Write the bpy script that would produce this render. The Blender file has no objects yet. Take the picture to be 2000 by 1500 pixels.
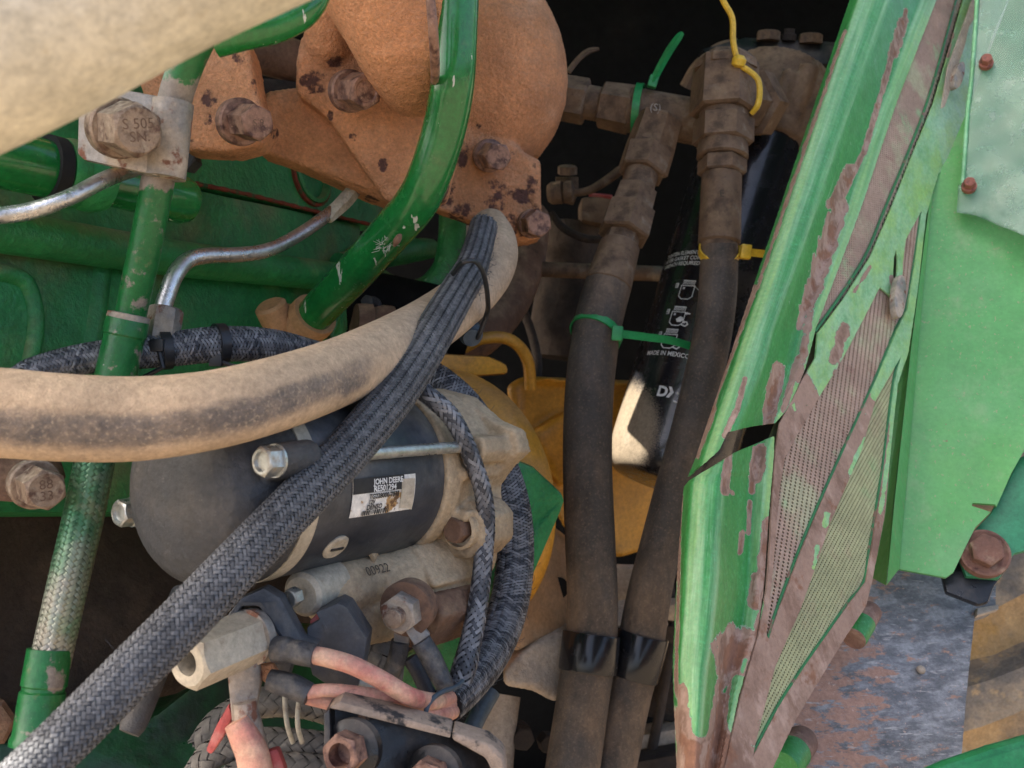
import bpy, bmesh, math, random
import numpy as np
from mathutils import Vector, geometry as mgeo
random.seed(7); np.random.seed(7)
rad = math.radians
SC = bpy.context.scene
COL = SC.collection

# ------------------------------------------------------------------ camera, sky, sun, exposure
CAMLOC = np.array([0.0, 0.0, 1.35]); PITCH = 15.0; HFOV = 55.0
FX = 1000.0 / math.tan(rad(HFOV / 2))
R_ = np.array([1.0, 0, 0])
F_ = np.array([0, math.cos(rad(PITCH)), -math.sin(rad(PITCH))])
U_ = np.array([0, math.sin(rad(PITCH)), math.cos(rad(PITCH))])
cd = bpy.data.cameras.new('camera'); cam = bpy.data.objects.new('camera', cd); COL.objects.link(cam)
cam.location = CAMLOC; cam.rotation_euler = (rad(90 - PITCH), 0, 0)
cd.sensor_width = 36; cd.lens = 18 / math.tan(rad(HFOV / 2)); cd.clip_start = 0.01; cd.clip_end = 500
cd.dof.use_dof = True; cd.dof.focus_distance = 0.58; cd.dof.aperture_fstop = 15
SC.camera = cam

SUN_DIR = np.array([0.66, -0.03, -0.75])          # the way the sunlight travels
SUN_DIR = SUN_DIR / np.linalg.norm(SUN_DIR)
w = bpy.data.worlds.new('World'); SC.world = w; w.use_nodes = True
nt = w.node_tree; bg = nt.nodes['Background']
sky = nt.nodes.new('ShaderNodeTexSky'); sky.sky_type = 'NISHITA'; sky.sun_disc = False
sky.sun_elevation = math.asin(-SUN_DIR[2]); sky.sun_rotation = math.atan2(-SUN_DIR[0], -SUN_DIR[1])
sky.dust_density = 7.0; sky.air_density = 0.8; sky.ozone_density = 0.2
nt.links.new(sky.outputs[0], bg.inputs[0]); bg.inputs[1].default_value = 0.15
sd = bpy.data.lights.new('sun', 'SUN'); sun = bpy.data.objects.new('sun', sd); COL.objects.link(sun)
sd.energy = 4.0; sd.angle = rad(0.5); sd.color = (1.0, 0.93, 0.82)
sun.rotation_euler = Vector(SUN_DIR).to_track_quat('-Z', 'Y').to_euler(); sun.location = (-2, -1, 4)
vs = SC.view_settings; vs.view_transform = 'Standard'; vs.look = 'None'; vs.exposure = 1.78; vs.gamma = 1
SC.cycles.max_bounces = 8; SC.cycles.diffuse_bounces = 5; SC.cycles.use_denoising = True
SC.cycles.sample_clamp_indirect = 8

# ------------------------------------------------------------------ pixel helpers
def P(x, y, d):
    return CAMLOC + F_ * d + R_ * ((x - 1000) / FX * d) + U_ * ((750 - y) / FX * d)
def Pa(a):
    a = np.asarray(a, float)
    return CAMLOC + a[:, 2:3] * (F_ + (a[:, 0:1] - 1000) / FX * R_ + (750 - a[:, 1:2]) / FX * U_)
def to_px(V):
    q = V - CAMLOC; d = q @ F_
    return np.stack([1000 + FX * (q @ R_) / d, 750 - FX * (q @ U_) / d], 1)
def C3(x, y, z):                      # right, up, forward
    v = R_ * x + U_ * y + F_ * z
    return v / np.linalg.norm(v)
def unit(v): v = np.asarray(v, float); return v / np.linalg.norm(v)
class Plane:
    def __init__(s, a, b, c):
        s.o = a; s.e1 = unit(b - a); n = unit(np.cross(b - a, c - a))
        if n @ (CAMLOC - a) < 0: n = -n
        s.n = n; s.e2 = np.cross(n, s.e1)
    def at(s, xy, off=0.0):
        xy = np.asarray(xy, float).reshape(-1, 2)
        D = F_ + (xy[:, :1] - 1000) / FX * R_ + (750 - xy[:, 1:]) / FX * U_
        off = np.broadcast_to(np.asarray(off, float), (len(xy),))
        t = ((s.o - CAMLOC) @ s.n) / (D @ s.n)
        return CAMLOC + D * t[:, None] + off[:, None] * s.n
    def ab(s, V): q = V - s.o; return np.stack([q @ s.e1, q @ s.e2], 1)
    def un(s, ab, off=0.0): ab = np.asarray(ab); return s.o + ab[:, :1] * s.e1 + ab[:, 1:2] * s.e2 + off * s.n

# ------------------------------------------------------------------ object helpers
WL = {}
def tagit(o, label=None, cat=None, group=None, kind=None):
    if label: o['label'] = label
    if cat: o['category'] = cat
    if group: o['group'] = group
    if kind: o['kind'] = kind
    return o
def thing(name, loc, label, cat, group=None):
    o = bpy.data.objects.new(name, None); o.empty_display_size = 0.02; COL.objects.link(o)
    o.location = loc; WL[o.name] = np.array(loc, float)
    return tagit(o, label, cat, group)
class MB:
    def __init__(s): s.V = []; s.F = []; s.U = []; s.n = 0
    def add(s, V, F, UV=None):
        V = np.asarray(V, float); s.V.append(V)
        s.F.extend([tuple(i + s.n for i in f) for f in F]); s.U.append(UV if UV is not None else np.zeros((len(V), 2)))
        s.n += len(V); return s
    def get(s): return np.concatenate(s.V), s.F, np.concatenate(s.U)
def mobj(name, geo, mat, parent=None, sharp=35, kind=None, attrs=None):
    if isinstance(geo, MB): geo = geo.get()
    V = np.asarray(geo[0], float); F = geo[1]; UV = geo[2] if len(geo) > 2 else None
    c = (V.min(0) + V.max(0)) / 2
    me = bpy.data.meshes.new(name)
    me.from_pydata((V - c).tolist(), [], [tuple(int(i) for i in f) for f in F]); me.update()
    bm = bmesh.new(); bm.from_mesh(me); bmesh.ops.recalc_face_normals(bm, faces=bm.faces); bm.to_mesh(me); bm.free()
    if UV is not None:
        li = np.empty(len(me.loops), np.int32); me.loops.foreach_get('vertex_index', li)
        l = me.uv_layers.new(name='UVMap'); l.data.foreach_set('uv', np.asarray(UV, np.float32)[li].ravel())
    me.polygons.foreach_set('use_smooth', np.ones(len(me.polygons), bool))
    if sharp: me.set_sharp_from_angle(angle=rad(sharp))
    if attrs:
        for k, a in attrs.items():
            at = me.attributes.new(k, 'FLOAT', 'POINT'); at.data.foreach_set('value', np.asarray(a, np.float32))
    me.materials.append(mat)
    o = bpy.data.objects.new(name, me); COL.objects.link(o); WL[o.name] = c
    if parent is not None: o.parent = parent; o.location = c - WL[parent.name]
    else: o.location = c
    if kind: o['kind'] = kind
    return o
def single(name, geo, mat, label, cat, group=None, **k):
    return tagit(mobj(name, geo, mat, None, **k), label, cat, group)

# ------------------------------------------------------------------ shapes
def crom(ctrl, n):
    c = np.asarray(ctrl, float); c = np.vstack([2 * c[0] - c[1], c, 2 * c[-1] - c[-2]])
    m = len(c) - 3; t = np.linspace(0, m - 1e-9, n); i = t.astype(int); f = (t - i)[:, None]
    p0, p1, p2, p3 = c[i], c[i + 1], c[i + 2], c[i + 3]
    return .5 * (2 * p1 + (p2 - p0) * f + (2 * p0 - 5 * p1 + 4 * p2 - p3) * f ** 2 + (3 * p1 - p0 - 3 * p2 + p3) * f ** 3)
def path(ctrl, n=60):
    """ctrl rows: x px, y px, depth m, radius px -> points, radii in m, even spacing"""
    c = crom(ctrl, 400); pts = Pa(c[:, :3]); r = c[:, 3] * c[:, 2] / FX
    s = np.r_[0, np.cumsum(np.linalg.norm(np.diff(pts, axis=0), axis=1))]
    q = np.linspace(0, s[-1], n)
    return np.stack([np.interp(q, s, pts[:, k]) for k in range(3)], 1), np.interp(q, s, r)
def frames(pts):
    T = np.gradient(pts, axis=0); T /= np.linalg.norm(T, axis=1)[:, None]
    n = F_ - (F_ @ T[0]) * T[0]
    if np.linalg.norm(n) < .1: n = U_ - (U_ @ T[0]) * T[0]
    n = unit(n); N = [n]
    for i in range(1, len(pts)):
        n = n - (n @ T[i]) * T[i]; n = unit(n); N.append(n)
    N = np.array(N); return T, N, np.cross(T, N)
def sweep(pts, r, seg=24, caps=True, prof=None):
    """tube; angle 0 looks away from the camera so the seam is behind"""
    pts = np.asarray(pts); n = len(pts); r = np.broadcast_to(np.asarray(r, float), (n,))
    T, N, B = frames(pts); a = np.linspace(0, 2 * np.pi, seg + 1)
    k = np.ones(seg + 1) if prof is None else np.array([prof(t) for t in a])
    ring = np.cos(a)[None, :, None] * N[:, None] + np.sin(a)[None, :, None] * B[:, None]
    V = pts[:, None] + ring * r[:, None, None] * k[None, :, None]
    s = np.r_[0, np.cumsum(np.linalg.norm(np.diff(pts, axis=0), axis=1))]
    UV = np.stack(np.broadcast_arrays(s[:, None], (a * r.mean())[None]), 2).reshape(-1, 2)
    V = V.reshape(-1, 3); F = []; m = seg + 1
    for i in range(n - 1):
        for j in range(seg):
            b = i * m + j; F.append((b, b + 1, b + m + 1, b + m))
    if caps:
        F.append(tuple(range(seg))[::-1]); F.append(tuple((n - 1) * m + j for j in range(seg)))
    return V, F, UV
def tube(ctrl, n=60, seg=24, caps=True, prof=None):
    p, r = path(ctrl, n); return sweep(p, r, seg, caps, prof)
def basis(ax):
    ax = unit(ax); u = np.cross(ax, U_)
    if np.linalg.norm(u) < .2: u = np.cross(ax, R_)
    u = unit(u); return ax, u, np.cross(ax, u)
def lathe(o, ax, prof, seg=32, phase=0.0, caps=True, rfun=None):
    """prof: list of (t along axis m, r m)"""
    ax, u, v = basis(ax); a = np.linspace(0, 2 * np.pi, seg, endpoint=False) + phase; V = []; F = []
    ca, sa = np.cos(a)[:, None], np.sin(a)[:, None]
    for t, r in prof:
        rr = r if rfun is None else (r * rfun(a))[:, None]
        V.append(o + ax * t + (ca * u + sa * v) * rr)
    for i in range(len(prof) - 1):
        for j in range(seg):
            k = (j + 1) % seg; F.append((i * seg + j, i * seg + k, (i + 1) * seg + k, (i + 1) * seg + j))
    if caps:
        F.append(tuple(range(seg))[::-1]); F.append(tuple((len(prof) - 1) * seg + j for j in range(seg)))
    return np.concatenate(V), F
def hexring(a): return math.cos(rad(30)) / np.cos((a + rad(30)) % rad(60) - rad(30))
def hexhead(o, ax, af, h, phase=0.0, recess=0.0, z0=0.0, hole=None):
    """hex head across-flats af with chamfered crown"""
    ax, u, v = basis(ax); seg = 48; a = np.linspace(0, 2 * np.pi, seg, endpoint=False)
    R = af / 2 / math.cos(rad(30)); hr = R * hexring(a); ap = af / 2
    rings = [(hr, np.full(seg, z0)), (hr, z0 + h - (hr - ap * .93) * .75), (np.full(seg, ap * .92), np.full(seg, z0 + h))]
    if hole:
        rings += [(np.full(seg, hole), np.full(seg, z0 + h)), (np.full(seg, hole * .96), np.full(seg, z0 + h * .15))]
    elif recess: rings += [(np.full(seg, ap * .74), np.full(seg, z0 + h)), (np.full(seg, ap * .66), np.full(seg, z0 + h - recess)), (np.full(seg, ap * .2), np.full(seg, z0 + h - recess * .8))]
    V = []; F = []
    ca, sa = np.cos(a + phase), np.sin(a + phase)
    for r, z in rings: V.append(o + z[:, None] * ax + (r * ca)[:, None] * u + (r * sa)[:, None] * v)
    for i in range(len(rings) - 1):
        for j in range(seg):
            k = (j + 1) % seg; F.append((i * seg + j, i * seg + k, (i + 1) * seg + k, (i + 1) * seg + j))
    F.append(tuple(range(seg))[::-1]); F.append(tuple((len(rings) - 1) * seg + j for j in range(seg)))
    return np.concatenate(V), F
def bolt(parent, x, y, d, ax, af, h, fl=None, mat=None, wmat=None, phase=0.3, washer_h=.002, recess=0.0, name='bolt', label=None):
    """bolt head as a part with its washer/flange as sub-part; sizes in px at depth d for af and fl, h in m"""
    o = P(x, y, d); s = d / FX; g = MB(); wh = washer_h if fl else 0
    g.add(*hexhead(o, ax, af * s, h, phase, recess, wh))
    b = mobj(name, g, mat, parent, 30)
    if fl:
        r = fl * s / 2
        mobj('washer', lathe(o, ax, [(-.004, r * .97), (0, r), (wh * .75, r), (wh, r * .93), (wh, r * .3)], 40), wmat or mat, b, 40)
    return b
def prism(pts, vec, bevel=.0012, segs=2):
    """polygon (world points) pushed along vec, edges rounded"""
    bm = bmesh.new(); vs_ = [bm.verts.new(p) for p in pts]; f = bm.faces.new(vs_)
    r = bmesh.ops.extrude_face_region(bm, geom=[f])
    for e in r['geom']:
        if isinstance(e, bmesh.types.BMVert): e.co += Vector(vec)
    bmesh.ops.recalc_face_normals(bm, faces=bm.faces)
    if bevel: bmesh.ops.bevel(bm, geom=list(bm.edges), offset=bevel, segments=segs, profile=.6, affect='EDGES', clamp_overlap=True)
    bm.verts.index_update()
    V = np.array([v.co[:] for v in bm.verts]); F = [tuple(v.index for v in f.verts) for f in bm.faces]; bm.free()
    return V, F
def box(o, a, b, c, bevel=.001, segs=2):
    """box centred o with half vectors a,b,c"""
    a, b, c = map(np.asarray, (a, b, c))
    return prism([o - a - b - c, o + a - b - c, o + a + b - c, o - a + b - c], 2 * c, bevel, segs)
def pprism(pxs, d, thick, bevel=.0012, vec=None, segs=2):
    """polygon of (x,y[,d]) pixels at depth d, pushed back by thick"""
    pts = [P(p[0], p[1], p[2] if len(p) > 2 else d) for p in pxs]
    return prism(pts, (F_ if vec is None else vec) * thick, bevel, segs)
def remesh(geo, voxel, smooth=6, factor=.5):
    if isinstance(geo, MB): geo = geo.get()
    me = bpy.data.meshes.new('tmp'); me.from_pydata(np.asarray(geo[0]).tolist(), [], geo[1]); me.update()
    bm = bmesh.new(); bm.from_mesh(me); bmesh.ops.recalc_face_normals(bm, faces=bm.faces); bm.to_mesh(me); bm.free()
    o = bpy.data.objects.new('tmp', me); COL.objects.link(o)
    m = o.modifiers.new('r', 'REMESH'); m.mode = 'VOXEL'; m.voxel_size = voxel; m.adaptivity = 0
    if smooth: m2 = o.modifiers.new('s', 'SMOOTH'); m2.iterations = smooth; m2.factor = factor
    dg = bpy.context.evaluated_depsgraph_get(); ev = o.evaluated_get(dg); em = ev.to_mesh()
    V = np.empty(len(em.vertices) * 3); em.vertices.foreach_get('co', V); V = V.reshape(-1, 3)
    F = [tuple(p.vertices) for p in em.polygons]
    ev.to_mesh_clear(); bpy.data.objects.remove(o); bpy.data.meshes.remove(me)
    return V, F
def rough_up(geo, amp):
    V, F = geo; V = np.asarray(V, float).copy(); n = np.random.normal(0, 1, V.shape)
    return V + n * amp, F
def inpoly(poly, pts):
    poly = np.asarray(poly, float); x, y = pts[:, 0], pts[:, 1]; ins = np.zeros(len(pts), bool); j = len(poly) - 1
    for i in range(len(poly)):
        xi, yi = poly[i]; xj, yj = poly[j]
        c = ((yi > y) != (yj > y)) & (x < (xj - xi) * (y - yi) / (yj - yi + 1e-12) + xi); ins ^= c; j = i
    return ins
def densify(poly, step):
    poly = np.asarray(poly, float); out = []
    for i in range(len(poly)):
        a, b = poly[i], poly[(i + 1) % len(poly)]; k = max(1, int(np.linalg.norm(b - a) / step))
        for t in range(k): out.append(a + (b - a) * t / k)
    return np.array(out)
def sheet(outer, holes, step, mapf, thick, jitter=0.0):
    """sheet metal: outline and holes in px, inner grid, mapf(px, back offset)->world; thickness behind"""
    loops = [densify(outer, step)] + [densify(h, step) for h in holes]
    if jitter:
        loops = [l + np.random.normal(0, jitter, l.shape) for l in loops]
    pts = []; edges = []
    for l in loops:
        b = len(pts); pts += [Vector(p) for p in l]; edges += [(b + i, b + (i + 1) % len(l)) for i in range(len(l))]
    lo, hi = loops[0].min(0), loops[0].max(0)
    gx, gy = np.meshgrid(np.arange(lo[0], hi[0], step), np.arange(lo[1], hi[1], step))
    g = np.stack([gx.ravel() + (np.round(gy.ravel() / step) % 2) * step / 2, gy.ravel()], 1)
    ok = inpoly(loops[0], g)
    for h in loops[1:]: ok &= ~inpoly(h, g)
    g = g[ok]; allb = np.concatenate(loops)
    keep = np.ones(len(g), bool)
    for s in range(0, len(g), 4000):
        q = g[s:s + 4000]; keep[s:s + 4000] = (((q[:, None] - allb[None]) ** 2).sum(2).min(1) > (step * .45) ** 2)
    pts += [Vector(p) for p in g[keep]]
    r = mgeo.delaunay_2d_cdt(pts, edges, [], 0, 1e-6)
    Vp = np.array([v[:] for v in r[0]]); T = np.array(r[2]); cen = Vp[T].mean(1)
    ok = inpoly(loops[0], cen)
    for h in loops[1:]: ok &= ~inpoly(h, cen)
    T = T[ok]; n = len(Vp)
    cnt = {}
    for t in T:
        for a, b in ((t[0], t[1]), (t[1], t[2]), (t[2], t[0])): cnt[(a, b)] = 1
    bd = [(a, b) for (a, b) in cnt if (b, a) not in cnt]
    Va = mapf(Vp, 0.0); Vb = mapf(Vp, -thick)
    F = [tuple(t) for t in T] + [(t[2] + n, t[1] + n, t[0] + n) for t in T] + [(b, a, a + n, b + n) for a, b in bd]
    return np.concatenate([Va, Vb]), F, np.concatenate([Vp, Vp]) * .001
def text2d(s, size=1.0, bold=0.0, align='LEFT'):
    cu = bpy.data.curves.new('t', 'FONT'); cu.body = s; cu.size = size; cu.align_x = align; cu.offset = bold; cu.resolution_u = 3
    o = bpy.data.objects.new('t', cu); COL.objects.link(o)
    dg = bpy.context.evaluated_depsgraph_get(); ev = o.evaluated_get(dg); m = ev.to_mesh()
    V = np.array([v.co[:] for v in m.vertices]).reshape(-1, 3); F = [tuple(p.vertices) for p in m.polygons]
    ev.to_mesh_clear(); bpy.data.objects.remove(o); bpy.data.curves.remove(cu)
    return V[:, :2], F
def braid(ctrl, n, ang, wid=.9, fil=3, lift=.06, sub=4, core=.93, length_step=None):
    """woven sleeve: n strands each way, ang degrees from the axis, 2 over 2 under, fil filaments per strand"""
    p0, r0 = path(ctrl, 400); L = np.linalg.norm(np.diff(p0, axis=0), axis=1).sum(); rm = r0.mean()
    C = 2 * math.pi * rm; pitch = C / math.tan(rad(ang)); D = pitch / (2 * n); N = int(L / D * sub)
    pts, rr = path(ctrl, N); s = np.linspace(0, L, N); T, Nn, B = frames(pts); k = s / D
    hw = .5 * wid * C * math.cos(rad(ang)) / n
    m = 2 * fil + 1; uu = np.linspace(-1, 1, m); hh = np.where(np.arange(m) % 2 == 1, .0, -.28 * 2 * hw / m)
    V = []; F = []; b = 0; ids = np.arange((N - 1))[:, None] * m + np.arange(m - 1)[None]
    quad = np.stack([ids, ids + 1, ids + m + 1, ids + m], 2).reshape(-1, 4); Fs = []; tint = []
    for sg in (1, -1):
        for i in range(n):
            th = 2 * math.pi * i / n + sg * 2 * math.pi * s / pitch
            ph = np.pi / 2 * (2 * i + sg * k) + np.pi / 4
            w_ = sg * np.sin(ph); w_ = np.tanh(w_ * 2)
            rad_ = rr + lift * rm * w_
            er = np.cos(th)[:, None] * Nn + np.sin(th)[:, None] * B; et = -np.sin(th)[:, None] * Nn + np.cos(th)[:, None] * B
            d = T * math.cos(rad(ang)) + sg * et * math.sin(rad(ang)); side = np.cross(d, er)
            jit = 1 + .12 * np.sin(s * 90 + i * 3 + sg)
            v = pts[:, None] + er[:, None] * (rad_[:, None, None] + hh[None, :, None]) + side[:, None] * (uu * hw)[None, :, None] * jit[:, None, None]
            V.append(v.reshape(-1, 3)); Fs.append(quad + b); b += N * m
            tint.append(np.full(N * m, random.random()))
    V = np.concatenate(V); Fs = np.concatenate(Fs)
    return (V, Fs.tolist()), sweep(pts[::sub], rr[::sub] * core, 20), np.concatenate(tint)
def zipband(center, ax, r, w, th=.0012):
    ax, u, v = basis(ax)
    return lathe(center, ax, [(-w / 2, r), (-w / 2, r + th), (w / 2, r + th), (w / 2, r)], 40, caps=False)

# ------------------------------------------------------------------ materials
def L(c, s, lo, hi, **k): d = dict(c=c, s=s, lo=lo, hi=hi); d.update(k); return d
def M(name, base, rough=.5, metal=0., layers=(), bump=(), vary=.18, vs_=30, spec=.5, coat=0, tint=None, alpha=None, trans=0, grit=.42, gs=300):
    m = bpy.data.materials.new(name); m.use_nodes = True; t = m.node_tree; N = t.nodes; K = t.links
    bs = N['Principled BSDF']; tc = N.new('ShaderNodeTexCoord')
    def noise(scale, det=6, co='obj', st=None, rot=None, rgh=.6, seed=0.):
        n = N.new('ShaderNodeTexNoise'); n.inputs['Scale'].default_value = scale; n.inputs['Detail'].default_value = det
        n.inputs['Roughness'].default_value = rgh
        src = tc.outputs['UV' if co == 'uv' else 'Object']
        mp = N.new('ShaderNodeMapping'); mp.inputs['Location'].default_value = (seed, seed * .7, -seed * .4)
        if st: mp.inputs['Scale'].default_value = st
        if rot: mp.inputs['Rotation'].default_value = rot
        K.new(src, mp.inputs[0]); K.new(mp.outputs[0], n.inputs['Vector'])
        return n.outputs['Fac']
    def math_(op, a, b=None, c=None, clamp=False):
        n = N.new('ShaderNodeMath'); n.operation = op; n.use_clamp = clamp
        for i, x in enumerate((a, b, c)):
            if x is None: continue
            if isinstance(x, (int, float)): n.inputs[i].default_value = x
            else: K.new(x, n.inputs[i])
        return n.outputs[0]
    def mixc(f, a, b):
        n = N.new('ShaderNodeMix'); n.data_type = 'RGBA'
        for sk, x in ((n.inputs[0], f), (n.inputs[6], a), (n.inputs[7], b)):
            if isinstance(x, (tuple, list)): sk.default_value = (*x, 1) if len(x) == 3 else x
            elif isinstance(x, (int, float)): sk.default_value = x
            else: K.new(x, sk)
        return n.outputs[2]
    def mixf(f, a, b):
        n = N.new('ShaderNodeMix'); n.data_type = 'FLOAT'
        for sk, x in ((n.inputs[0], f), (n.inputs[2], a), (n.inputs[3], b)):
            if isinstance(x, (int, float)): sk.default_value = x
            else: K.new(x, sk)
        return n.outputs[0]
    v = noise(vs_, 4); f = math_('MULTIPLY', math_('SUBTRACT', v, .3), 2.5, clamp=True)
    col = mixc(f, tuple(x * (1 - vary) for x in base), tuple(min(1, x * (1 + vary)) for x in base)); ro = rough; me = metal
    if tint is not None:
        at = N.new('ShaderNodeAttribute'); at.attribute_name = tint[0]; col = mixc(at.outputs['Fac'], col, tint[1])
    height = None; gn = None
    for i, l in enumerate(layers):
        f = noise(l['s'], l.get('det', 6), l.get('co', 'obj'), l.get('st'), l.get('rot'), l.get('rgh', .62), l.get('seed', i * 3.1 + 1))
        if l.get('na'): f = math_('ADD', math_('MULTIPLY', math_('SUBTRACT', f, .5), l['na']), .5)
        if l.get('up'):
            if gn is None:
                g = N.new('ShaderNodeNewGeometry'); sx = N.new('ShaderNodeSeparateXYZ'); K.new(g.outputs['Normal'], sx.inputs[0]); gn = sx.outputs['Z']
            f = math_('ADD', f, math_('MULTIPLY', gn, l['up']))
        if l.get('attr'):
            at = N.new('ShaderNodeAttribute'); at.attribute_name = l['attr']
            f = math_('ADD', f, math_('MULTIPLY', at.outputs['Fac'], l.get('w', 1.)))
        mr = N.new('ShaderNodeMapRange'); mr.interpolation_type = 'SMOOTHSTEP'
        mr.inputs['From Min'].default_value = l['lo']; mr.inputs['From Max'].default_value = l['hi']; K.new(f, mr.inputs['Value'])
        mk = mr.outputs[0]
        if l.get('amt', 1) != 1: mk = math_('MULTIPLY', mk, l['amt'])
        c = l['c']
        if l.get('c2'): c = mixc(noise(l.get('s2', l['s'] * 3), 5, seed=9.), l['c'], l['c2'])
        col = mixc(mk, col, c)
        if 'r' in l: ro = mixf(mk, ro, l['r'])
        if 'm' in l: me = mixf(mk, me, l['m'])
        if l.get('h'):
            hterm = math_('MULTIPLY', mk, l['h']); height = hterm if height is None else math_('ADD', height, hterm)
    if grit:
        gf = math_('ADD', math_('MULTIPLY', noise(gs, 9, rgh=.75, seed=2.2), 2 * grit * 1.6), 1 - grit * 1.6)
        gf = math_('MULTIPLY', gf, math_('ADD', math_('MULTIPLY', noise(38, 6, rgh=.7, seed=7.7), grit * 1.6), 1 - grit * .8))
        vm = N.new('ShaderNodeVectorMath'); vm.operation = 'SCALE'; K.new(col, vm.inputs[0]); K.new(gf, vm.inputs['Scale']); col = vm.outputs[0]
        gr = math_('MULTIPLY', math_('SUBTRACT', noise(90, 6, seed=4.4), .5), .45)
        ro = math_('ADD', ro, gr, clamp=True)
    for b in bump:
        s, h = b[0], b[1]; o = b[2] if len(b) > 2 else {}
        hterm = math_('MULTIPLY', noise(s, o.get('det', 5), o.get('co', 'obj'), o.get('st'), rgh=o.get('rgh', .6), seed=s * .01), h)
        height = hterm if height is None else math_('ADD', height, hterm)
    if height is not None:
        bn = N.new('ShaderNodeBump'); bn.inputs['Strength'].default_value = 1; bn.inputs['Distance'].default_value = 1
        K.new(height, bn.inputs['Height']); K.new(bn.outputs[0], bs.inputs['Normal'])
    for sk, x in (('Base Color', col), ('Roughness', ro), ('Metallic', me)):
        if isinstance(x, (int, float)): bs.inputs[sk].default_value = x
        else: K.new(x, bs.inputs[sk])
    bs.inputs['Specular IOR Level'].default_value = spec; bs.inputs['Coat Weight'].default_value = coat
    bs.inputs['Transmission Weight'].default_value = trans
    if alpha is not None: bs.inputs['Alpha'].default_value = alpha
    return m
DUST = (.40, .29, .18); DUST2 = (.33, .22, .13)
RUSTD = (.085, .035, .028)
m = {}
m['green'] = M('green_engine_paint', (.026, .225, .066), .36, layers=[
    L(DUST2, 14, .52, .85, up=.22, amt=.55, r=.8), L((.25, .24, .2), 260, .70, .76, amt=.7, r=.8), L((.02, .03, .02), 25, .62, .8, amt=.6)], bump=[(320, .0008), (60, .002)])
m['green_gloss'] = M('green_pipe_paint', (.010, .15, .032), .22, layers=[
    L(DUST2, 30, .60, .95, up=.10, amt=.6, r=.7), L((.55, .58, .5), 110, .69, .70, r=.7, st=(1, 1, .5)), L((.5, .52, .45), 60, .675, .68, r=.7, st=(2.5, 1, .6), det=3), L((.3, .36, .28), 420, .70, .78, amt=.6, r=.7)], bump=[(60, .0004)], coat=.3)
m['green_worn'] = M('green_paint_worn_to_grey', (.010, .13, .032), .35, layers=[
    L((.30, .26, .22), 120, .62, .80, attr='wear', w=.55, na=1.8, det=9, c2=(.22, .18, .15), r=.55, m=.2), L(DUST2, 120, .58, .8, amt=.5, r=.8), L((.5, .5, .45), 300, .70, .73, r=.7)], bump=[(400, .0003)])
m['manifold'] = M('rusty_orange_casting', (.68, .315, .15), .85, layers=[
    L((.80, .47, .30), 18, .48, .85, up=.22, amt=.8), L((.33, .15, .07), 9, .5, .8, amt=.6, seed=5), L(RUSTD, 75, .86, .98, attr='rust', w=.46, na=1.2, det=9, rgh=.7, r=.8, h=-.0004, c2=(.17, .075, .055))],
    bump=[(330, .0034), (800, .0014), (130, .0034)], vary=.16, grit=.42, gs=420)
m['boltrust'] = M('rusty_bolt', (.30, .17, .12), .6, .15, layers=[L((.085, .038, .032), 130, .42, .66, r=.45), L((.46, .29, .20), 240, .58, .75)], bump=[(500, .0006), (150, .0004)])
m['boltdust'] = M('dusty_bolt', (.30, .22, .16), .55, .35, layers=[L((.11, .06, .045), 110, .46, .66, r=.6), L((.46, .38, .29), 240, .5, .8, up=.1, r=.9, m=0.)], bump=[(600, .0004), (160, .0006)])
m['boltsteel'] = M('zinc_bolt', (.50, .52, .50), .32, .85, layers=[L((.36, .29, .2), 120, .5, .75, r=.8, m=.1)], bump=[(500, .0003)])
m['steel'] = M('bright_steel_line', (.58, .58, .58), .30, .9, layers=[L((.22, .21, .19), 240, .55, .7, amt=.7, r=.6), L((.4, .36, .3), 40, .58, .8, amt=.5, r=.8, m=.1)], bump=[(700, .0003)])
m['clamp'] = M('dull_steel_clamp', (.27, .245, .22), .5, .45, layers=[L((.44, .36, .28), 60, .40, .65, r=.85, m=.05), L((.20, .085, .05), 90, .58, .70, na=1.3, r=.8, m=0)], bump=[(500, .0003), (90, .0006)])
m['beige_pipe'] = M('cream_weathered_pipe', (.64, .595, .47), .6, layers=[L((.76, .73, .63), 25, .45, .7), L((.45, .33, .14), 60, .60, .75, amt=.6), L((.22, .25, .26), 20, .68, .8, st=(.5, 3, 3), amt=.7)], bump=[(120, .0005)])
m['dusthose'] = M('dusty_rubber_hose', (.48, .35, .235), .9, layers=[
    L((.075, .075, .082), 34, .58, 1.15, attr='scuff', w=.60, amt=.85, na=1.25, rgh=.82, det=12, st=(.6, 1, 1)), L((.62, .48, .32), 500, .50, .72, amt=.45, det=6), L((.60, .44, .28), 30, .60, .8, amt=.5)], bump=[(900, .0006, {'det': 3}), (200, .0006)])
m['braid'] = M('black_braided_sleeve', (.066, .069, .076), .8, layers=[L((.26, .24, .21), 45, .62, .95, amt=.5, r=.9)], tint=('tint', (.145, .15, .16)), vary=.3, vs_=200)
m['braid_dark'] = M('dark_braided_sleeve', (.030, .034, .045), .5, layers=[L((.30, .25, .19), 60, .64, .9, amt=.55, r=.9)], tint=('tint', (.25, .255, .27)), vary=.3, vs_=200)
m['braid_green'] = M('green_painted_metal_braid', (.05, .20, .085), .35, .35, layers=[L((.42, .37, .31), 10, .42, .72, attr='wear', w=.3, r=.5, m=.6), L(DUST2, 30, .6, .8, amt=.6, r=.9, m=0)], tint=('tint', (.13, .26, .15)), vary=.3, vs_=300)
m['core'] = M('dark_core', (.006, .006, .007), .8)
m['core_green'] = M('green_core', (.006, .05, .015), .8)
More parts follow.
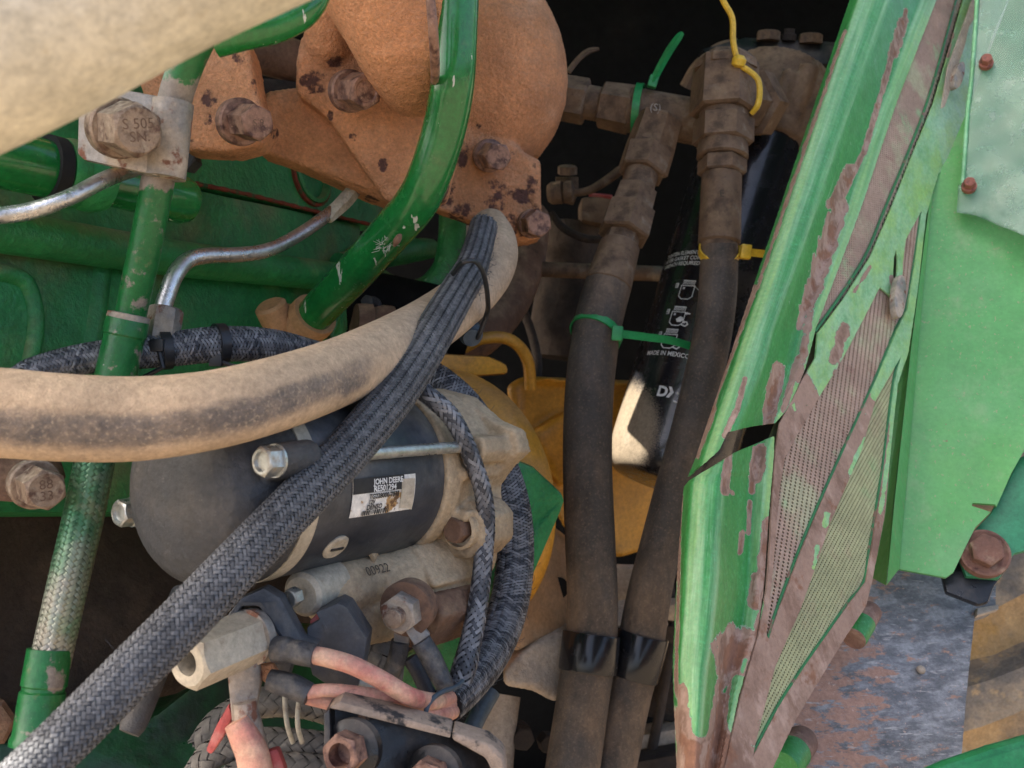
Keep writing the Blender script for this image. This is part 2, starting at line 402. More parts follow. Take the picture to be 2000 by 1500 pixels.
m['cap'] = M('dusty_grey_end_cap', (.048, .050, .054), .6, .2, layers=[L((.20, .165, .125), 22, .45, .95, up=.14, amt=.55, r=.85, m=0), L((.24, .22, .19), 260, .66, .74, amt=.5)], bump=[(420, .0006), (60, .001)])
m['yoke'] = M('black_motor_case', (.030, .036, .047), .36, layers=[L((.24, .225, .20), 24, .48, .90, up=.18, amt=.7, r=.8), L((.35, .32, .27), 420, .70, .76, amt=.7, r=.9)], bump=[(150, .0003)], vary=.3)
m['tancast'] = M('dusty_tan_casting', (.40, .30, .19), .8, .1, layers=[L((.52, .40, .26), 25, .42, .7, up=.12), L((.15, .09, .055), 30, .56, .76, amt=.8, seed=7.), L((.12, .10, .08), 300, .66, .74, amt=.6)], bump=[(420, .0008), (100, .0012)])
m['browncast'] = M('brown_dirty_casting', (.17, .095, .06), .85, layers=[L((.28, .18, .11), 40, .5, .75, up=.15), L((.07, .045, .035), 50, .55, .75)], bump=[(380, .0009), (90, .0014)])
m['rimcast'] = M('pale_alloy_rim', (.48, .43, .34), .6, .3, layers=[L((.3, .24, .17), 60, .5, .75, r=.8, m=0)], bump=[(500, .0004)])
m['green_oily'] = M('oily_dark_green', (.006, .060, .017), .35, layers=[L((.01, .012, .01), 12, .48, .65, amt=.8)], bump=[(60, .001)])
m['plastic'] = M('dusty_black_plastic', (.055, .06, .07), .5, layers=[L((.20, .18, .15), 45, .52, .85, up=.15, amt=.7, r=.9), L((.34, .31, .27), 300, .70, .78, amt=.6, r=.9)], bump=[(300, .0004)], vary=.3)
m['rubber'] = M('black_hydraulic_hose', (.050, .044, .040), .7, layers=[L((.27, .185, .12), 14, .40, .70, amt=.8, r=.9, st=(1, 1, .35)), L((.27, .20, .14), 500, .52, .70, amt=.35, r=.95), L((.02, .02, .022), 25, .62, .75, amt=.6)], bump=[(700, .0005), (160, .0005)], vary=.3)
m['fitting'] = M('dirty_brown_fitting', (.165, .105, .064), .75, .1, layers=[L((.27, .185, .115), 45, .50, .85, up=.22, r=.95), L((.06, .038, .026), 45, .50, .72, amt=.85), L((.36, .31, .24), 26, .60, .72, amt=.55, m=.6, r=.4), L((.04, .03, .025), 300, .62, .7, amt=.6)], bump=[(520, .0007), (140, .0007)], grit=.34)
m['filter'] = M('black_filter_paint', (.011, .012, .016), .24, layers=[L((.13, .105, .075), 12, .50, .85, amt=.45, r=.8), L((.27, .215, .15), 1100, .62, 1.05, attr='dust', w=.55, na=1.1, r=.95), L((.16, .14, .11), 800, .68, .75, amt=.5, r=.9)], bump=[(40, .0003)], coat=.3)
m['yellow'] = M('yellow_housing_paint', (.56, .275, .03), .42, layers=[L((.30, .17, .08), 14, .50, .80, up=.12, amt=.7, r=.85), L((.2, .09, .03), 60, .66, .78, amt=.5)], bump=[(180, .0005), (30, .001)])
m['tanpaint'] = M('faded_tan_housing', (.42, .235, .11), .6, layers=[L((.36, .26, .17), 16, .45, .75, r=.9), L((.14, .08, .05), 40, .62, .8, amt=.6)], bump=[(200, .0006)])
m['palecast'] = M('pale_dusty_casting', (.40, .33, .26), .85, layers=[L((.27, .2, .14), 20, .48, .75), L((.12, .09, .07), 90, .64, .76, amt=.7)], bump=[(300, .0008), (60, .002)])
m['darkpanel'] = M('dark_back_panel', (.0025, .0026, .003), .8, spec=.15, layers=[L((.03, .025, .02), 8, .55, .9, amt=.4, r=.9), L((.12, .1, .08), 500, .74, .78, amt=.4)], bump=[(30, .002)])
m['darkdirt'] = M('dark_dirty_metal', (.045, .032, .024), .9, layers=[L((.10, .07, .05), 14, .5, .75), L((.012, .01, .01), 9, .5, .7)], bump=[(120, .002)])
m['zipgreen'] = M('green_cable_tie', (.02, .26, .075), .4, layers=[L((.2, .2, .12), 80, .6, .8, amt=.5)])
m['zipyellow'] = M('yellow_cable_tie', (.62, .40, .03), .4, layers=[L((.3, .2, .06), 120, .6, .8, amt=.5)])
m['zipblack'] = M('black_cable_tie', (.016, .018, .022), .4, layers=[L((.16, .15, .14), 70, .55, .8, amt=.6, r=.8)])
m['pinkwire'] = M('faded_red_wire', (.58, .27, .20), .6, layers=[L((.66, .42, .29), 50, .4, .7), L((.42, .10, .09), 30, .54, .70, amt=.75), L((.14, .07, .06), 120, .60, .70, amt=.7, st=(.4, 1, 1.5)), L((.40, .28, .17), 60, .56, .7, amt=.6, seed=12.)], bump=[(300, .0008), (60, .001)])
m['redwire'] = M('red_wire_boot', (.42, .075, .07), .6, layers=[L((.55, .28, .24), 40, .45, .7)], bump=[(200, .0005)])
m['whitewire'] = M('dusty_white_wire', (.42, .40, .33), .7, layers=[L((.25, .21, .16), 90, .5, .7)])
m['shrink'] = M('black_shrink_tube', (.045, .048, .055), .5, layers=[L((.26, .23, .19), 60, .50, .75, amt=.65, r=.9), L((.3, .2, .12), 40, .6, .75, amt=.5)], bump=[(260, .0010), (60, .002)])
m['bluewire'] = M('grey_blue_tie_wire', (.05, .075, .10), .5)
m['white'] = M('white_print', (.72, .72, .70), .6, vary=.05)
m['ink'] = M('black_print', (.02, .02, .022), .6)
m['label'] = M('white_paper_label', (.72, .69, .63), .6, layers=[L((.5, .42, .3), 70, .6, .8, amt=.5), L((.42, .25, .10), 160, .74, .92, attr='burn', w=.42, na=2.2), L((.14, .07, .03), 260, .92, 1.02, attr='burn', w=.5, na=2.2)], bump=[(200, .0002)])
m['blackmetal'] = M('black_painted_bracket', (.010, .011, .013), .32, layers=[L((.25, .16, .12), 60, .66, .72, r=.9), L((.12, .10, .085), 30, .55, .85, up=.22, amt=.8, r=.9), L((.22, .19, .17), 400, .70, .75, amt=.6, r=.9)], bump=[(200, .0004)])
SHG = dict(c=(.055, .32, .095))
m['shield'] = M('faded_green_ridge_shade', (.040, .245, .055), .40, layers=[
    L((.30, .52, .28), 50, .62, 1.05, attr='fade_shade', w=.55, co='uv', rgh=.7, det=8), L((.30, .50, .10), 30, .78, 1.1, attr='fade_shade', w=.5, co='uv', seed=6., amt=.7),  # pale paint layers that also carry the painted ridge light
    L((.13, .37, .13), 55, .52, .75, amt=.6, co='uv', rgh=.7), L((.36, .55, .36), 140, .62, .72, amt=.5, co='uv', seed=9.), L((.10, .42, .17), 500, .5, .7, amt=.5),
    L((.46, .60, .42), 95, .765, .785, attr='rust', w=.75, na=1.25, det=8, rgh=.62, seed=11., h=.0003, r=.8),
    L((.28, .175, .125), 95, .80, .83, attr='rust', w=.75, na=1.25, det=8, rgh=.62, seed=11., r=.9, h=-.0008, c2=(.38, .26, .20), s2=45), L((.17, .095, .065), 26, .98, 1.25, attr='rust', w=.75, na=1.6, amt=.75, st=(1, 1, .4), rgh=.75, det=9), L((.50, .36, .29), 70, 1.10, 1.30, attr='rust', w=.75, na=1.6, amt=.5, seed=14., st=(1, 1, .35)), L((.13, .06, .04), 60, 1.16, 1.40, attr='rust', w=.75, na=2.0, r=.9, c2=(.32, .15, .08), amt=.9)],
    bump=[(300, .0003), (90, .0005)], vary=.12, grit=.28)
m['mesh'] = M('rusted_screen', (.37, .26, .20), .85, layers=[L((.40, .42, .26), 24, .50, .68, amt=.75, seed=3.), L((.26, .48, .24), 22, .58, .70, amt=.7), L((.26, .14, .11), 60, .58, .75, amt=.7)], bump=[(500, .0003)], grit=.3)
m['mesh_olive'] = M('olive_rusted_screen', (.34, .35, .19), .85, layers=[L((.42, .30, .21), 14, .50, .70, amt=.8), L((.22, .42, .18), 18, .56, .70, amt=.8)], bump=[(500, .0003)], grit=.3)
m['flake'] = M('peeled_paint', (.16, .46, .20), .45, layers=[L((.25, .55, .3), 40, .5, .7)])
m['sidepanel'] = M('pale_green_side_panel', (.095, .33, .095), .42, layers=[L((.17, .41, .16), 5, .45, .7), L((.16, .47, .10), 4, .5, .75, amt=.6, seed=6.), L((.34, .40, .24), 14, .50, .80, amt=.45, st=(3, 3, .5), r=.8), L((.34, .30, .18), 80, .645, .66, amt=.6, st=(5, 5, .5), r=.8, det=3), L((.24, .14, .09), 200, .69, .72, amt=.8), L((.24, .14, .09), 30, .93, .99, attr='rust', w=.4, r=.9)], bump=[(60, .0004), (9, .004)], vary=.08, grit=.2)
m['plate'] = M('weathered_black_plate', (.135, .132, .132), .55, layers=[
    L((.40, .39, .385), 40, .40, .66, amt=.75, co='uv', st=(.5, 1.1, 1), rot=(0, 0, .3), r=.7, det=10, rgh=.72), L((.42, .24, .17), 40, .62, .72, co='uv', st=(.45, 1.1, 1), rot=(0, 0, .3), det=10, rgh=.72, na=1.5, r=.95, seed=8., attr='rust', w=.24), L((.48, .44, .41), 70, .60, .68, co='uv', st=(.25, 1.5, 1), rot=(0, 0, .3), amt=.8, r=.9, det=10), L((.56, .40, .32), 120, .62, .70, co='uv', amt=.8, r=.95, det=8)], bump=[(200, .0008), (40, .001)])
m['film'] = M('milky_green_plastic', (.20, .36, .26), .25, layers=[L((.34, .50, .38), 14, .45, .65), L((.10, .28, .18), 26, .56, .66, amt=.8, st=(1.5, 1, .4)), L((.48, .52, .33), 10, .6, .75, amt=.6), L((.5, .6, .52), 60, .58, .7, amt=.5)], bump=[(30, .0008)], alpha=.5, grit=.15)
m['tyre'] = M('dusty_tractor_tyre', (.50, .33, .16), .95, layers=[L((.20, .17, .14), 10, .50, .66, amt=.6), L((.48, .28, .08), 16, .55, .75), L((.55, .42, .26), 40, .6, .75)], bump=[(100, .003), (20, .006)])
m['ground'] = M('pale_dry_ground', (.16, .125, .085), .95, layers=[L((.2, .15, .1), 3, .45, .7)], bump=[(20, .02)])
m['hood'] = M('added_hood_green', (.02, .2, .05), .4)
# ------------------------------------------------------------------ the setting round the machine
GZ = -0.15
mobj('ground', ([(-60, -60, GZ), (60, -60, GZ), (60, 60, GZ), (-60, 60, GZ)], [(0, 1, 2, 3)]), m['ground'], kind='structure')
# unseen hood added above the frame to shade the bay; slots shape sun patches
def hoodpt(x, f): return CAMLOC + R_ * x + np.array([0, 1.0, 0]) * f + np.array([0, 0, .42])
sun_slots = [[(-.545, .800), (-.480, .806), (-.450, .828), (-.440, .864), (-.545, .864)], [(-.498, .748), (-.440, .748), (-.440, .784), (-.498, .776)]]   # openings shaped to aim sun patches at filter and hoses
def flatmap(z):
    return lambda p, off: np.stack([p[:, 0], p[:, 1], np.full(len(p), z + off)], 1)
g = sheet([(-1.3, .34), (.08, .34), (.10, .85), (.5, .95), (.5, 1.6), (-1.3, 1.6)], sun_slots, .2, flatmap(CAMLOC[2] + .42), .004)
single('added_sun_hood', g, m['hood'], 'unseen green hood added to block the sun, slotted to shape sun patches', 'hood')

# black backdrop sheet, stands in for the deep shade behind manifold and filter
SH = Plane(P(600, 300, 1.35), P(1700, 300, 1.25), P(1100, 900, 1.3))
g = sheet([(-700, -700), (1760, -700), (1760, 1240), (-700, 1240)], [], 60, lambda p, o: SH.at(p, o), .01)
single('shade_backdrop', g, m['darkpanel'], 'flat black backdrop panel standing in for the deep shade behind the filter', 'panel')

def axr(x, y, dx, dy): return unit(-unit(P(x, y, 1) - CAMLOC) + R_ * dx + U_ * dy)
# ------------------------------------------------------------------ engine block
EP = Plane(P(0, 465, .56), P(690, 500, .90), P(0, 1000, .54))
eng = thing('engine_block', EP.at([(300, 900)])[0], 'dark green painted engine block casting behind the starter', 'engine block')
wav = lambda p, o: EP.at(p, o + .0015 * np.sin(p[:, 0] * .021) * np.sin(p[:, 1] * .017 + p[:, 0] * .006))
mobj('block_wall', sheet([(-420, 300), (-80, 330), (380, 372), (705, 440), (702, 478), (655, 500), (672, 640), (640, 760), (560, 1000), (-420, 1000)], [], 14, wav, .05), m['green'], eng)
mobj('head_wall', sheet([(-420, 60), (300, 120), (770, 300), (742, 444), (380, 366), (-80, 320), (-420, 290)], [], 14, lambda p, o: EP.at(p, o + .004), .05), m['green'], eng)
rust_line = M('rust_seam', (.22, .045, .022), .9, layers=[L((.02, .09, .03), 60, .5, .62)], bump=[(300, .001)])
c = crom([(372, 361), (470, 381), (560, 403), (650, 425), (745, 447)], 60)
mobj('gasket_seam', sweep(EP.at(c, .0045), .0017 + .0003 * np.sin(np.arange(60) * 1.7), 10), rust_line, eng)
def railtube(r): return sweep(EP.at(r[:, :2], .011), r[:, 2], 20)
c = crom([(-400, 408, .0125), (-60, 452, .0125), (0, 462, .0125), (300, 507, .0125), (600, 541, .0125), (650, 548, .0125)], 40)
mobj('side_rail', railtube(c), m['green'], eng)
c = crom([(640, 520, .010), (720, 505, .0115), (795, 492, .0115), (822, 489, .010)], 24)
mobj('boss', sweep(EP.at(c[:, :2], .012), c[:, 2], 18), m['green'], eng)
# raised rim of the pocket and cast ribs
c = crom([(-40, 532, 0), (10, 536, 0), (45, 556, 0), (62, 610, 0), (60, 665, 0), (45, 735, 0)], 40)
mobj('pocket_rim', sweep(EP.at(c[:, :2], .002), .0055, 14), m['green'], eng)
mobj('pocket_wall', sheet([(-60, 545), (30, 548), (56, 610), (54, 665), (40, 735), (-60, 735)], [], 12, lambda p, o: EP.at(p, o + .0025), .002), m['green'], eng)
c = crom([(205, 480, 0), (196, 560, 0), (180, 690, 0)], 20)
mobj('cast_rib', sweep(EP.at(c[:, :2], -.006), .010, 14), m['green'], eng)
o = EP.at([(598, 345)], .006)[0]
mobj('core_plug', lathe(o, EP.n, [(-.01, .024), (.003, .024), (.004, .021), (-.002, .019), (-.002, .005)], 36), m['green'], eng)
mobj('plug_ring', lathe(o, EP.n, [(-.01, .027), (.001, .027), (.0015, .0245), (-.01, .0245)], 36), rust_line, eng)
bolt(eng, 375, 318, .66, C3(-.2, .1, -1), 40, .010, None, m['cap'])
# green barrel fittings on the far end
ax = unit(P(375, 395, .60) - P(-40, 300, .50)); o = P(-40, 300, .50); o = o - ax * .0
LEN = np.linalg.norm(P(375, 395, .60) - o)
fit = thing('pump_barrel', P(150, 360, .56), 'green barrel shaped pump body with rounded end on the engine side', 'pump')
mobj('barrel', lathe(o, ax, [(-.15, .0155), (.035, .0155), (.036, .013), (LEN - .05, .013), (LEN - .008, .0145), (LEN - .002, .0125), (LEN, .008)], 36), m['green_gloss'], fit)
mobj('seal_ring', lathe(o, ax, [(.034, .014), (.034, .0185), (.041, .0185), (.041, .014)], 36), m['core'], fit)
mobj('collar', lathe(o, ax, [(.042, .012), (.042, .0185), (.047, .0195), (.052, .0175), (.056, .0185), (.062, .0185), (.068, .0165), (.070, .012)], 36), m['green'], fit)

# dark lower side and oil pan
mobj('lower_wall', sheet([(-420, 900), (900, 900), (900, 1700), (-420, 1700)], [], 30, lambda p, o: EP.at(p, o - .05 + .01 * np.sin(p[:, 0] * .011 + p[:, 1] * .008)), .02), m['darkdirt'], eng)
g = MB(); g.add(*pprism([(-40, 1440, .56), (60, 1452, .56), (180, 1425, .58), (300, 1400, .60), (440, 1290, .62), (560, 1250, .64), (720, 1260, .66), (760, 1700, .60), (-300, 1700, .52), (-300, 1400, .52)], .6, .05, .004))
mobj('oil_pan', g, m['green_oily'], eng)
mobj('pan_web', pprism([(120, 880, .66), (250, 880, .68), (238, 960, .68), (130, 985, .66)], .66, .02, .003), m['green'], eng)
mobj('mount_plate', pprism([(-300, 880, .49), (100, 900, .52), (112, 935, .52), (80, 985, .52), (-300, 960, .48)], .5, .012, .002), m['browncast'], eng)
b1 = bolt(eng, 66, 945, .50, axr(66, 945, .38, -.2), 70, .017, 98, m['boltdust'], m['boltdust'], .15, .003)
mobj('corner_fitting', lathe(P(-20, 1412, .55), C3(.5, .2, -.8), [(-.03, .013), (.006, .0135), (.008, .011), (.012, .0105), (.013, .008)], 6), m['browncast'], eng)

# ------------------------------------------------------------------ exhaust manifold
man = thing('exhaust_manifold', P(800, 250, .75), 'rusty orange cast exhaust manifold with bolted flanges', 'exhaust manifold')
g = MB()
g.add(*pprism([(255, 120), (380, 60), (472, 62), (488, 100), (502, 190), (524, 236), (505, 282), (452, 296), (360, 292), (300, 250)], .60, .03, .004))
g.add(*tube([(320, -300, .68, 110), (330, -60, .66, 110), (345, 60, .64, 100), (365, 150, .635, 70)], 20, 24))
# log body running behind the flanges
g.add(*pprism([(470, 250, .645), (520, 175, .66), (600, 165, .67), (690, 285, .67), (770, 398, .675), (700, 372, .68), (560, 310, .665), (490, 288, .65)], .66, .045, .004))
# middle flange
g.add(*pprism([(584, 70, .64), (660, 40, .64), (860, 40, .65), (900, 250, .66), (870, 385, .665), (795, 412, .665), (752, 392, .66), (700, 318, .655), (636, 225, .65), (574, 178, .645), (578, 120, .645)], .65, .028, .004))
g.add(*tube([(700, -420, .62, 165), (745, -140, .60, 165), (770, -40, .60, 150), (795, 60, .605, 120), (808, 130, .62, 95), (815, 190, .64, 60)], 26, 28))
g.add(*tube([(640, -300, .64, 70), (655, -80, .64, 70), (650, 20, .64, 60), (640, 90, .645, 45), (635, 140, .66, 20)], 16, 20))
# right elbow and flange
g.add(*tube([(800, -420, .86, 150), (860, -170, .86, 150), (890, -50, .85, 132), (932, 40, .83, 134), (962, 120, .82, 142), (968, 190, .82, 138), (956, 250, .82, 118), (945, 305, .82, 85)], 30, 32))
g.add(*tube([(985, 90, .86, 85), (1002, 150, .845, 100), (998, 220, .835, 98), (982, 290, .83, 72)], 22, 28))
g.add(*pprism([(880, 215, .775), (960, 235, .78), (1030, 300, .785), (1056, 310, .79), (1057, 400, .785), (1066, 440, .785), (1050, 466, .785), (1010, 474, .785), (958, 452, .78), (902, 425, .775), (850, 408, .77), (820, 380, .77), (845, 280, .77)], .78, .03, .004))
V, F = rough_up(remesh(g, .0017, 3), .00016)
def blobs(V, spots):
    p = to_px(V); a = np.zeros(len(p))
    for x, y, rx, ry, s in spots:
        q = ((p[:, 0] - x) / rx) ** 2 + ((p[:, 1] - y) / ry) ** 2; a = np.maximum(a, s * np.clip(1.35 - q, 0, 1))
    return a
rs = [(467, 100, 22, 42, 1), (410, 190, 24, 28, .9), (405, 232, 14, 22, .9), (368, 210, 10, 20, .8), (372, 272, 12, 12, .9), (495, 175, 10, 30, .8), (535, 262, 14, 16, .85), (615, 160, 36, 34, 1), (655, 120, 26, 18, .9), (690, 268, 14, 12, .95), (748, 322, 14, 20, .95), (768, 348, 10, 14, .9), (728, 388, 22, 12, .9), (645, 225, 10, 14, .8),
      (905, 420, 40, 30, .85), (975, 390, 36, 50, .84), (1040, 350, 18, 40, .84), (990, 450, 60, 26, .95), (1040, 435, 34, 44, 1), (1000, 300, 8, 8, .9), (935, 320, 12, 26, .9), (900, 300, 20, 40, .8), (870, 380, 28, 36, .85), (935, 245, 8, 10, .7), (1010, 400, 36, 50, .84), (960, 430, 50, 30, .86), (850, 20, 10, 60, .7)]
rs = [(a, b, c_, d_, .5 + .5 * s) for a, b, c_, d_, s in rs]
mobj('casting', (V, F), m['manifold'], man, 60, attrs={'rust': blobs(V, rs)})
bolt(man, 468, 238, .585, axr(468, 238, .55, -.03), 60, .021, 92, m['boltrust'], m['boltrust'], .3, .004)
bolt(man, 682, 178, .632, axr(682, 178, .52, -.0), 60, .021, 82, m['boltrust'], m['boltrust'], .1, .004, recess=.001)
bolt(man, 955, 304, .772, axr(955, 304, .36, -.05), 48, .019, 64, m['boltrust'], m['boltrust'], .5, .003)
bolt(man, 1038, 437, .775, axr(1038, 437, .32, -.0), 46, .017, 56, m['boltrust'], m['boltrust'], .2, .003)
mobj('rear_log', tube([(470, 95, .80, 40), (560, 115, .83, 42), (650, 150, .86, 42)], 14, 20), m['browncast'], man)
mobj('rear_log', tube([(470, 185, .80, 30), (560, 190, .83, 32), (650, 215, .86, 32)], 14, 20), m['darkdirt'], man)
# ridge on the runner beside the green pipe
mobj('casting_rib', tube([(838, -30, .535, 9), (846, 60, .54, 10), (850, 140, .565, 9), (846, 170, .60, 6)], 24, 12), m['boltrust'], man)

# ------------------------------------------------------------------ foreground cream pipe (out of focus)
g = tube([(-900, 440, .27, 250), (-260, 125, .275, 250), (0, 2, .275, 250), (280, -145, .28, 248), (560, -275, .29, 248), (800, -390, .30, 246), (1300, -640, .33, 240)], 30, 48)
single('air_pipe', g, m['beige_pipe'], 'cream coloured thick pipe, blurred, crossing over the manifold', 'pipe')

# ------------------------------------------------------------------ green coolant pipes
cp = thing('coolant_pipe', P(620, 610, .70), 'glossy green bent metal pipe crossing in front of the rusty manifold', 'pipe')
mobj('pipe', tube([(900, -420, .56, 45), (893, -60, .58, 44), (889, 60, .585, 43.5), (884, 160, .59, 43), (868, 250, .60, 42.5), (838, 345, .61, 42), (810, 400, .62, 42), (765, 452, .635, 41), (700, 525, .66, 39), (645, 582, .68, 37), (612, 618, .695, 36)], 120, 32), m['green_gloss'], cp)
a = unit(P(612, 618, .695) - P(660, 566, .675)); o = P(608, 622, .697)
mobj('collar', lathe(o, a, [(-.006, .012), (-.006, .0165), (-.002, .0172), (.002, .0172), (.003, .015), (.006, .0165), (.010, .0165), (.010, .012)], 40), m['tanpaint'], cp)
mobj('saddle', pprism([(520, 602, .70), (548, 592, .70), (575, 640, .70), (640, 655, .71), (668, 590, .74), (672, 640, .74), (650, 690, .73), (600, 690, .71), (545, 650, .70)], .7, .02, .004), m['green'], cp)
o = P(548, 640, .70); a = unit(P(527, 596, .69) - o)
mobj('clamp_screw', lathe(o, a, [(-.012, .010), (.010, .0115), (.018, .0115), (.020, .009)], 20), m['tanpaint'], cp)
o2 = P(572, 640, .705); mobj('clamp_ear', lathe(o2, a, [(-.010, .007), (.014, .0085), (.016, .007)], 18), m['tanpaint'], cp)
g = tube([(420, 78, .47, 34), (480, 62, .47, 34), (540, 48, .475, 34), (592, 18, .48, 34), (618, -30, .485, 34), (630, -90, .49, 34), (645, -420, .50, 34)], 40, 28)
single('return_pipe', g, m['green_gloss'], 'green bent pipe coming out from under the cream pipe', 'pipe')
bp = thing('drain_pipe', P(860, 520, .9), 'dusty dark green curved pipe behind the braided black sleeve', 'pipe')
mobj('pipe', tube([(885, 380, .86, 27), (882, 470, .86, 27), (868, 530, .86, 27), (825, 570, .86, 27), (770, 565, .87, 26), (720, 535, .88, 25), (690, 500, .9, 25)], 60, 24), m['green'], bp)

# ------------------------------------------------------------------ oil line: painted tube, ferrule, braided hose, lower ferrule
ol = thing('oil_line', P(90, 1400, .50), 'green oil line of painted tube and metal braid running down past the thick dusty hose', 'pipe')
g = tube([(388, 70, .50, 34), (362, 130, .505, 33), (340, 200, .51, 32), (318, 300, .515, 32), (300, 400, .52, 31), (280, 500, .525, 31), (258, 600, .53, 30), (250, 645, .532, 30)], 80, 28)
p = to_px(g[0]); wr = np.clip(1.3 - ((p[:, 1] - 215) / 70) ** 2, 0, 1) * .9 + np.clip(1.2 - ((p[:, 1] - 345) / 28) ** 2, 0, 1) * .8
mobj('upper_tube', g, m['green_worn'], ol, attrs={'wear': wr})
o = P(251, 618, .53); a = unit(P(225, 740, .53) - o)
mobj('dusty_rim', lathe(o, a, [(-.0015, .0085), (-.001, .0108), (.0025, .0112), (.003, .009)], 36), m['clamp'], ol)
mobj('ferrule', lathe(o, a, [(0, .009), (0, .0105), (.002, .0112), (.010, .0114), (.011, .0106), (.014, .0105), (.030, .0108), (.034, .0108), (.06, .0108), (.062, .008)], 36), m['green_worn'], ol)
(bg_, cg, tn) = braid([(205, 830, .53, 36), (185, 900, .525, 36.5), (165, 1000, .52, 37), (135, 1130, .51, 37), (108, 1250, .505, 37), (97, 1300, .505, 37)], 16, 52, .95, 2, .045, 4)
p = to_px(bg_[0]); mobj('braided_hose', bg_, m['braid_green'], ol, 0, attrs={'tint': tn, 'wear': .75 * np.clip((p[:, 1] - 1090) / 250, 0, 1)}, kind='stuff')
mobj('hose_core', cg, m['core_green'], ol)
o = P(97, 1268, .503); a = unit(P(72, 1425, .495) - o)
g = lathe(o, a, [(0, .0098), (.0, .0108), (.018, .0111), (.019, .0103), (.0205, .0103), (.0215, .0112), (.042, .0112), (.044, .0122), (.047, .0122), (.048, .009), (.08, .009)], 36)
p = to_px(g[0]); mobj('lower_ferrule', g, m['green_worn'], ol, attrs={'wear': np.clip(1.4 - ((p[:, 0] - 108) / 24) ** 2 - ((p[:, 1] - 1315) / 40) ** 2, 0, 1)})
# pipe clamp
pc = thing('pipe_clamp', P(250, 260, .49), 'dull steel clamp with large bolt holding the green oil line', 'clamp')
Nn = C3(.12, .05, -1)
mobj('plate', pprism([(152, 228, .505), (170, 200, .505), (232, 172, .505), (316, 188, .502), (306, 344, .50), (285, 338, .50), (164, 312, .503), (150, 300, .504)], .5, .006, .0015), m['clamp'], pc)
ax = unit(P(338, 200, .508) - P(322, 345, .508)); o = P(322, 347, .508); LL = np.linalg.norm(P(338, 200, .508) - P(322, 347, .508))
mobj('strap', lathe(o, ax, [(0, .0092), (0, .0104), (LL, .0104), (LL, .0092)], 36), m['clamp'], pc)
bolt(pc, 228, 250, .494, axr(228, 250, .56, -.06), 90, .021, 118, m['boltdust'], m['boltdust'], .12, .0045)
# stamped marks on bolt heads
stampb = M('stamped_letters', (.16, .10, .07), .8)
for (x, y, d, dx, dy, hh, wh, rows, sz, par) in ((228, 250, .494, .56, -.06, .021, .0045, ('S 505', 'SN.'), .0072, pc), (468, 238, .585, .55, -.03, .021, .004, ('S.9',), .0060, man), (66, 945, .50, .38, -.2, .017, .003, ('88', '33'), .0068, eng)):
    ax_ = axr(x, y, dx, dy); fc = P(x, y, d) + ax_ * (hh + wh + .0002); ex = unit(R_ - (R_ @ ax_) * ax_); ey = np.cross(ax_, ex); ey = ey if ey @ U_ > 0 else -ey
    for k, s in enumerate(rows):
        v, f = text2d(s, sz, 0, 'CENTER'); mobj('head_mark', (fc + v[:, :1] * ex + (v[:, 1:2] + (.0008 if len(rows) == 2 else -.002) - k * sz * .85) * ey, f), stampb, par, 0)
# steel injection lines
il = thing('fuel_line', P(0, 420, .48), 'bright steel fuel line running in under the pipe clamp', 'fuel line')
mobj('line', tube([(-350, 440, .42, 17), (-60, 428, .46, 17), (0, 421, .47, 17), (60, 412, .475, 17), (130, 388, .48, 16), (190, 358, .495, 16), (230, 340, .516, 16), (275, 325, .53, 16)], 50, 20), m['steel'], il)
fl = thing('fuel_line', P(310, 640, .54), 'thin bent steel fuel line with peeling paint ending in a nut', 'fuel line')
mobj('line', tube([(705, 360, .70, 12), (670, 395, .69, 12.5), (600, 448, .66, 13), (530, 486, .63, 14), (470, 497, .61, 15), (400, 500, .59, 16), (365, 510, .58, 16.5), (340, 540, .57, 17), (325, 580, .565, 17), (306, 640, .56, 17)], 90, 20), m['steel'], fl)
o = P(313, 668, .555); a = unit(P(330, 560, .56) - o)
mobj('nut', hexhead(o, a, .0175, .020, .4), m['clamp'], fl)
fk = M('peeling_white_paint', (.55, .5, .38), .8, bump=[(300, .002)])
mobj('peeling_paint', tube([(688, 376, .692, 14), (672, 394, .688, 14.5), (652, 414, .68, 13), (640, 428, .676, 10)], 12, 12, prof=lambda t: 1 + .10 * math.sin(5 * t)), fk, fl)
# ------------------------------------------------------------------ thick dusty hose
dh_ctrl = [(-500, 770, .36, 88), (-80, 803, .40, 88), (0, 806, .405, 88), (120, 815, .41, 86), (260, 818, .42, 83), (400, 803, .43, 78), (520, 775, .452, 74), (640, 735, .495, 68), (740, 690, .548, 62), (830, 640, .607, 56), (900, 590, .655, 51), (945, 545, .69, 48), (966, 505, .71, 45), (968, 470, .73, 40), (955, 440, .75, 36)]
g = tube(dh_ctrl, 140, 48)
p = to_px(g[0]); yc = np.interp(p[:, 0], [c[0] for c in dh_ctrl[:11]], [c[1] for c in dh_ctrl[:11]]); rc = np.interp(p[:, 0], [c[0] for c in dh_ctrl[:11]], [c[3] for c in dh_ctrl[:11]])
vv = (p[:, 1] - yc) / rc
sc_ = np.clip(1.2 - ((vv - .30) / .52) ** 2, 0, 1) * np.interp(p[:, 0], [0, 300, 560, 700, 760], [.85, .9, .95, .7, 0])
sc_ = np.maximum(sc_, .9 * np.clip(1.2 - ((p[:, 0] - 560) / 90) ** 2 - ((vv - .1) / .3) ** 2, 0, 1))
sc_ = np.maximum(sc_, .9 * np.clip(1.2 - ((p[:, 0] - 690) / 40) ** 2 - ((vv - .6) / .35) ** 2, 0, 1))
single('coolant_hose', g, m['dusthose'], 'thick rubber hose caked in beige dust, scuffed black along its side', 'hose', attrs={'scuff': sc_})

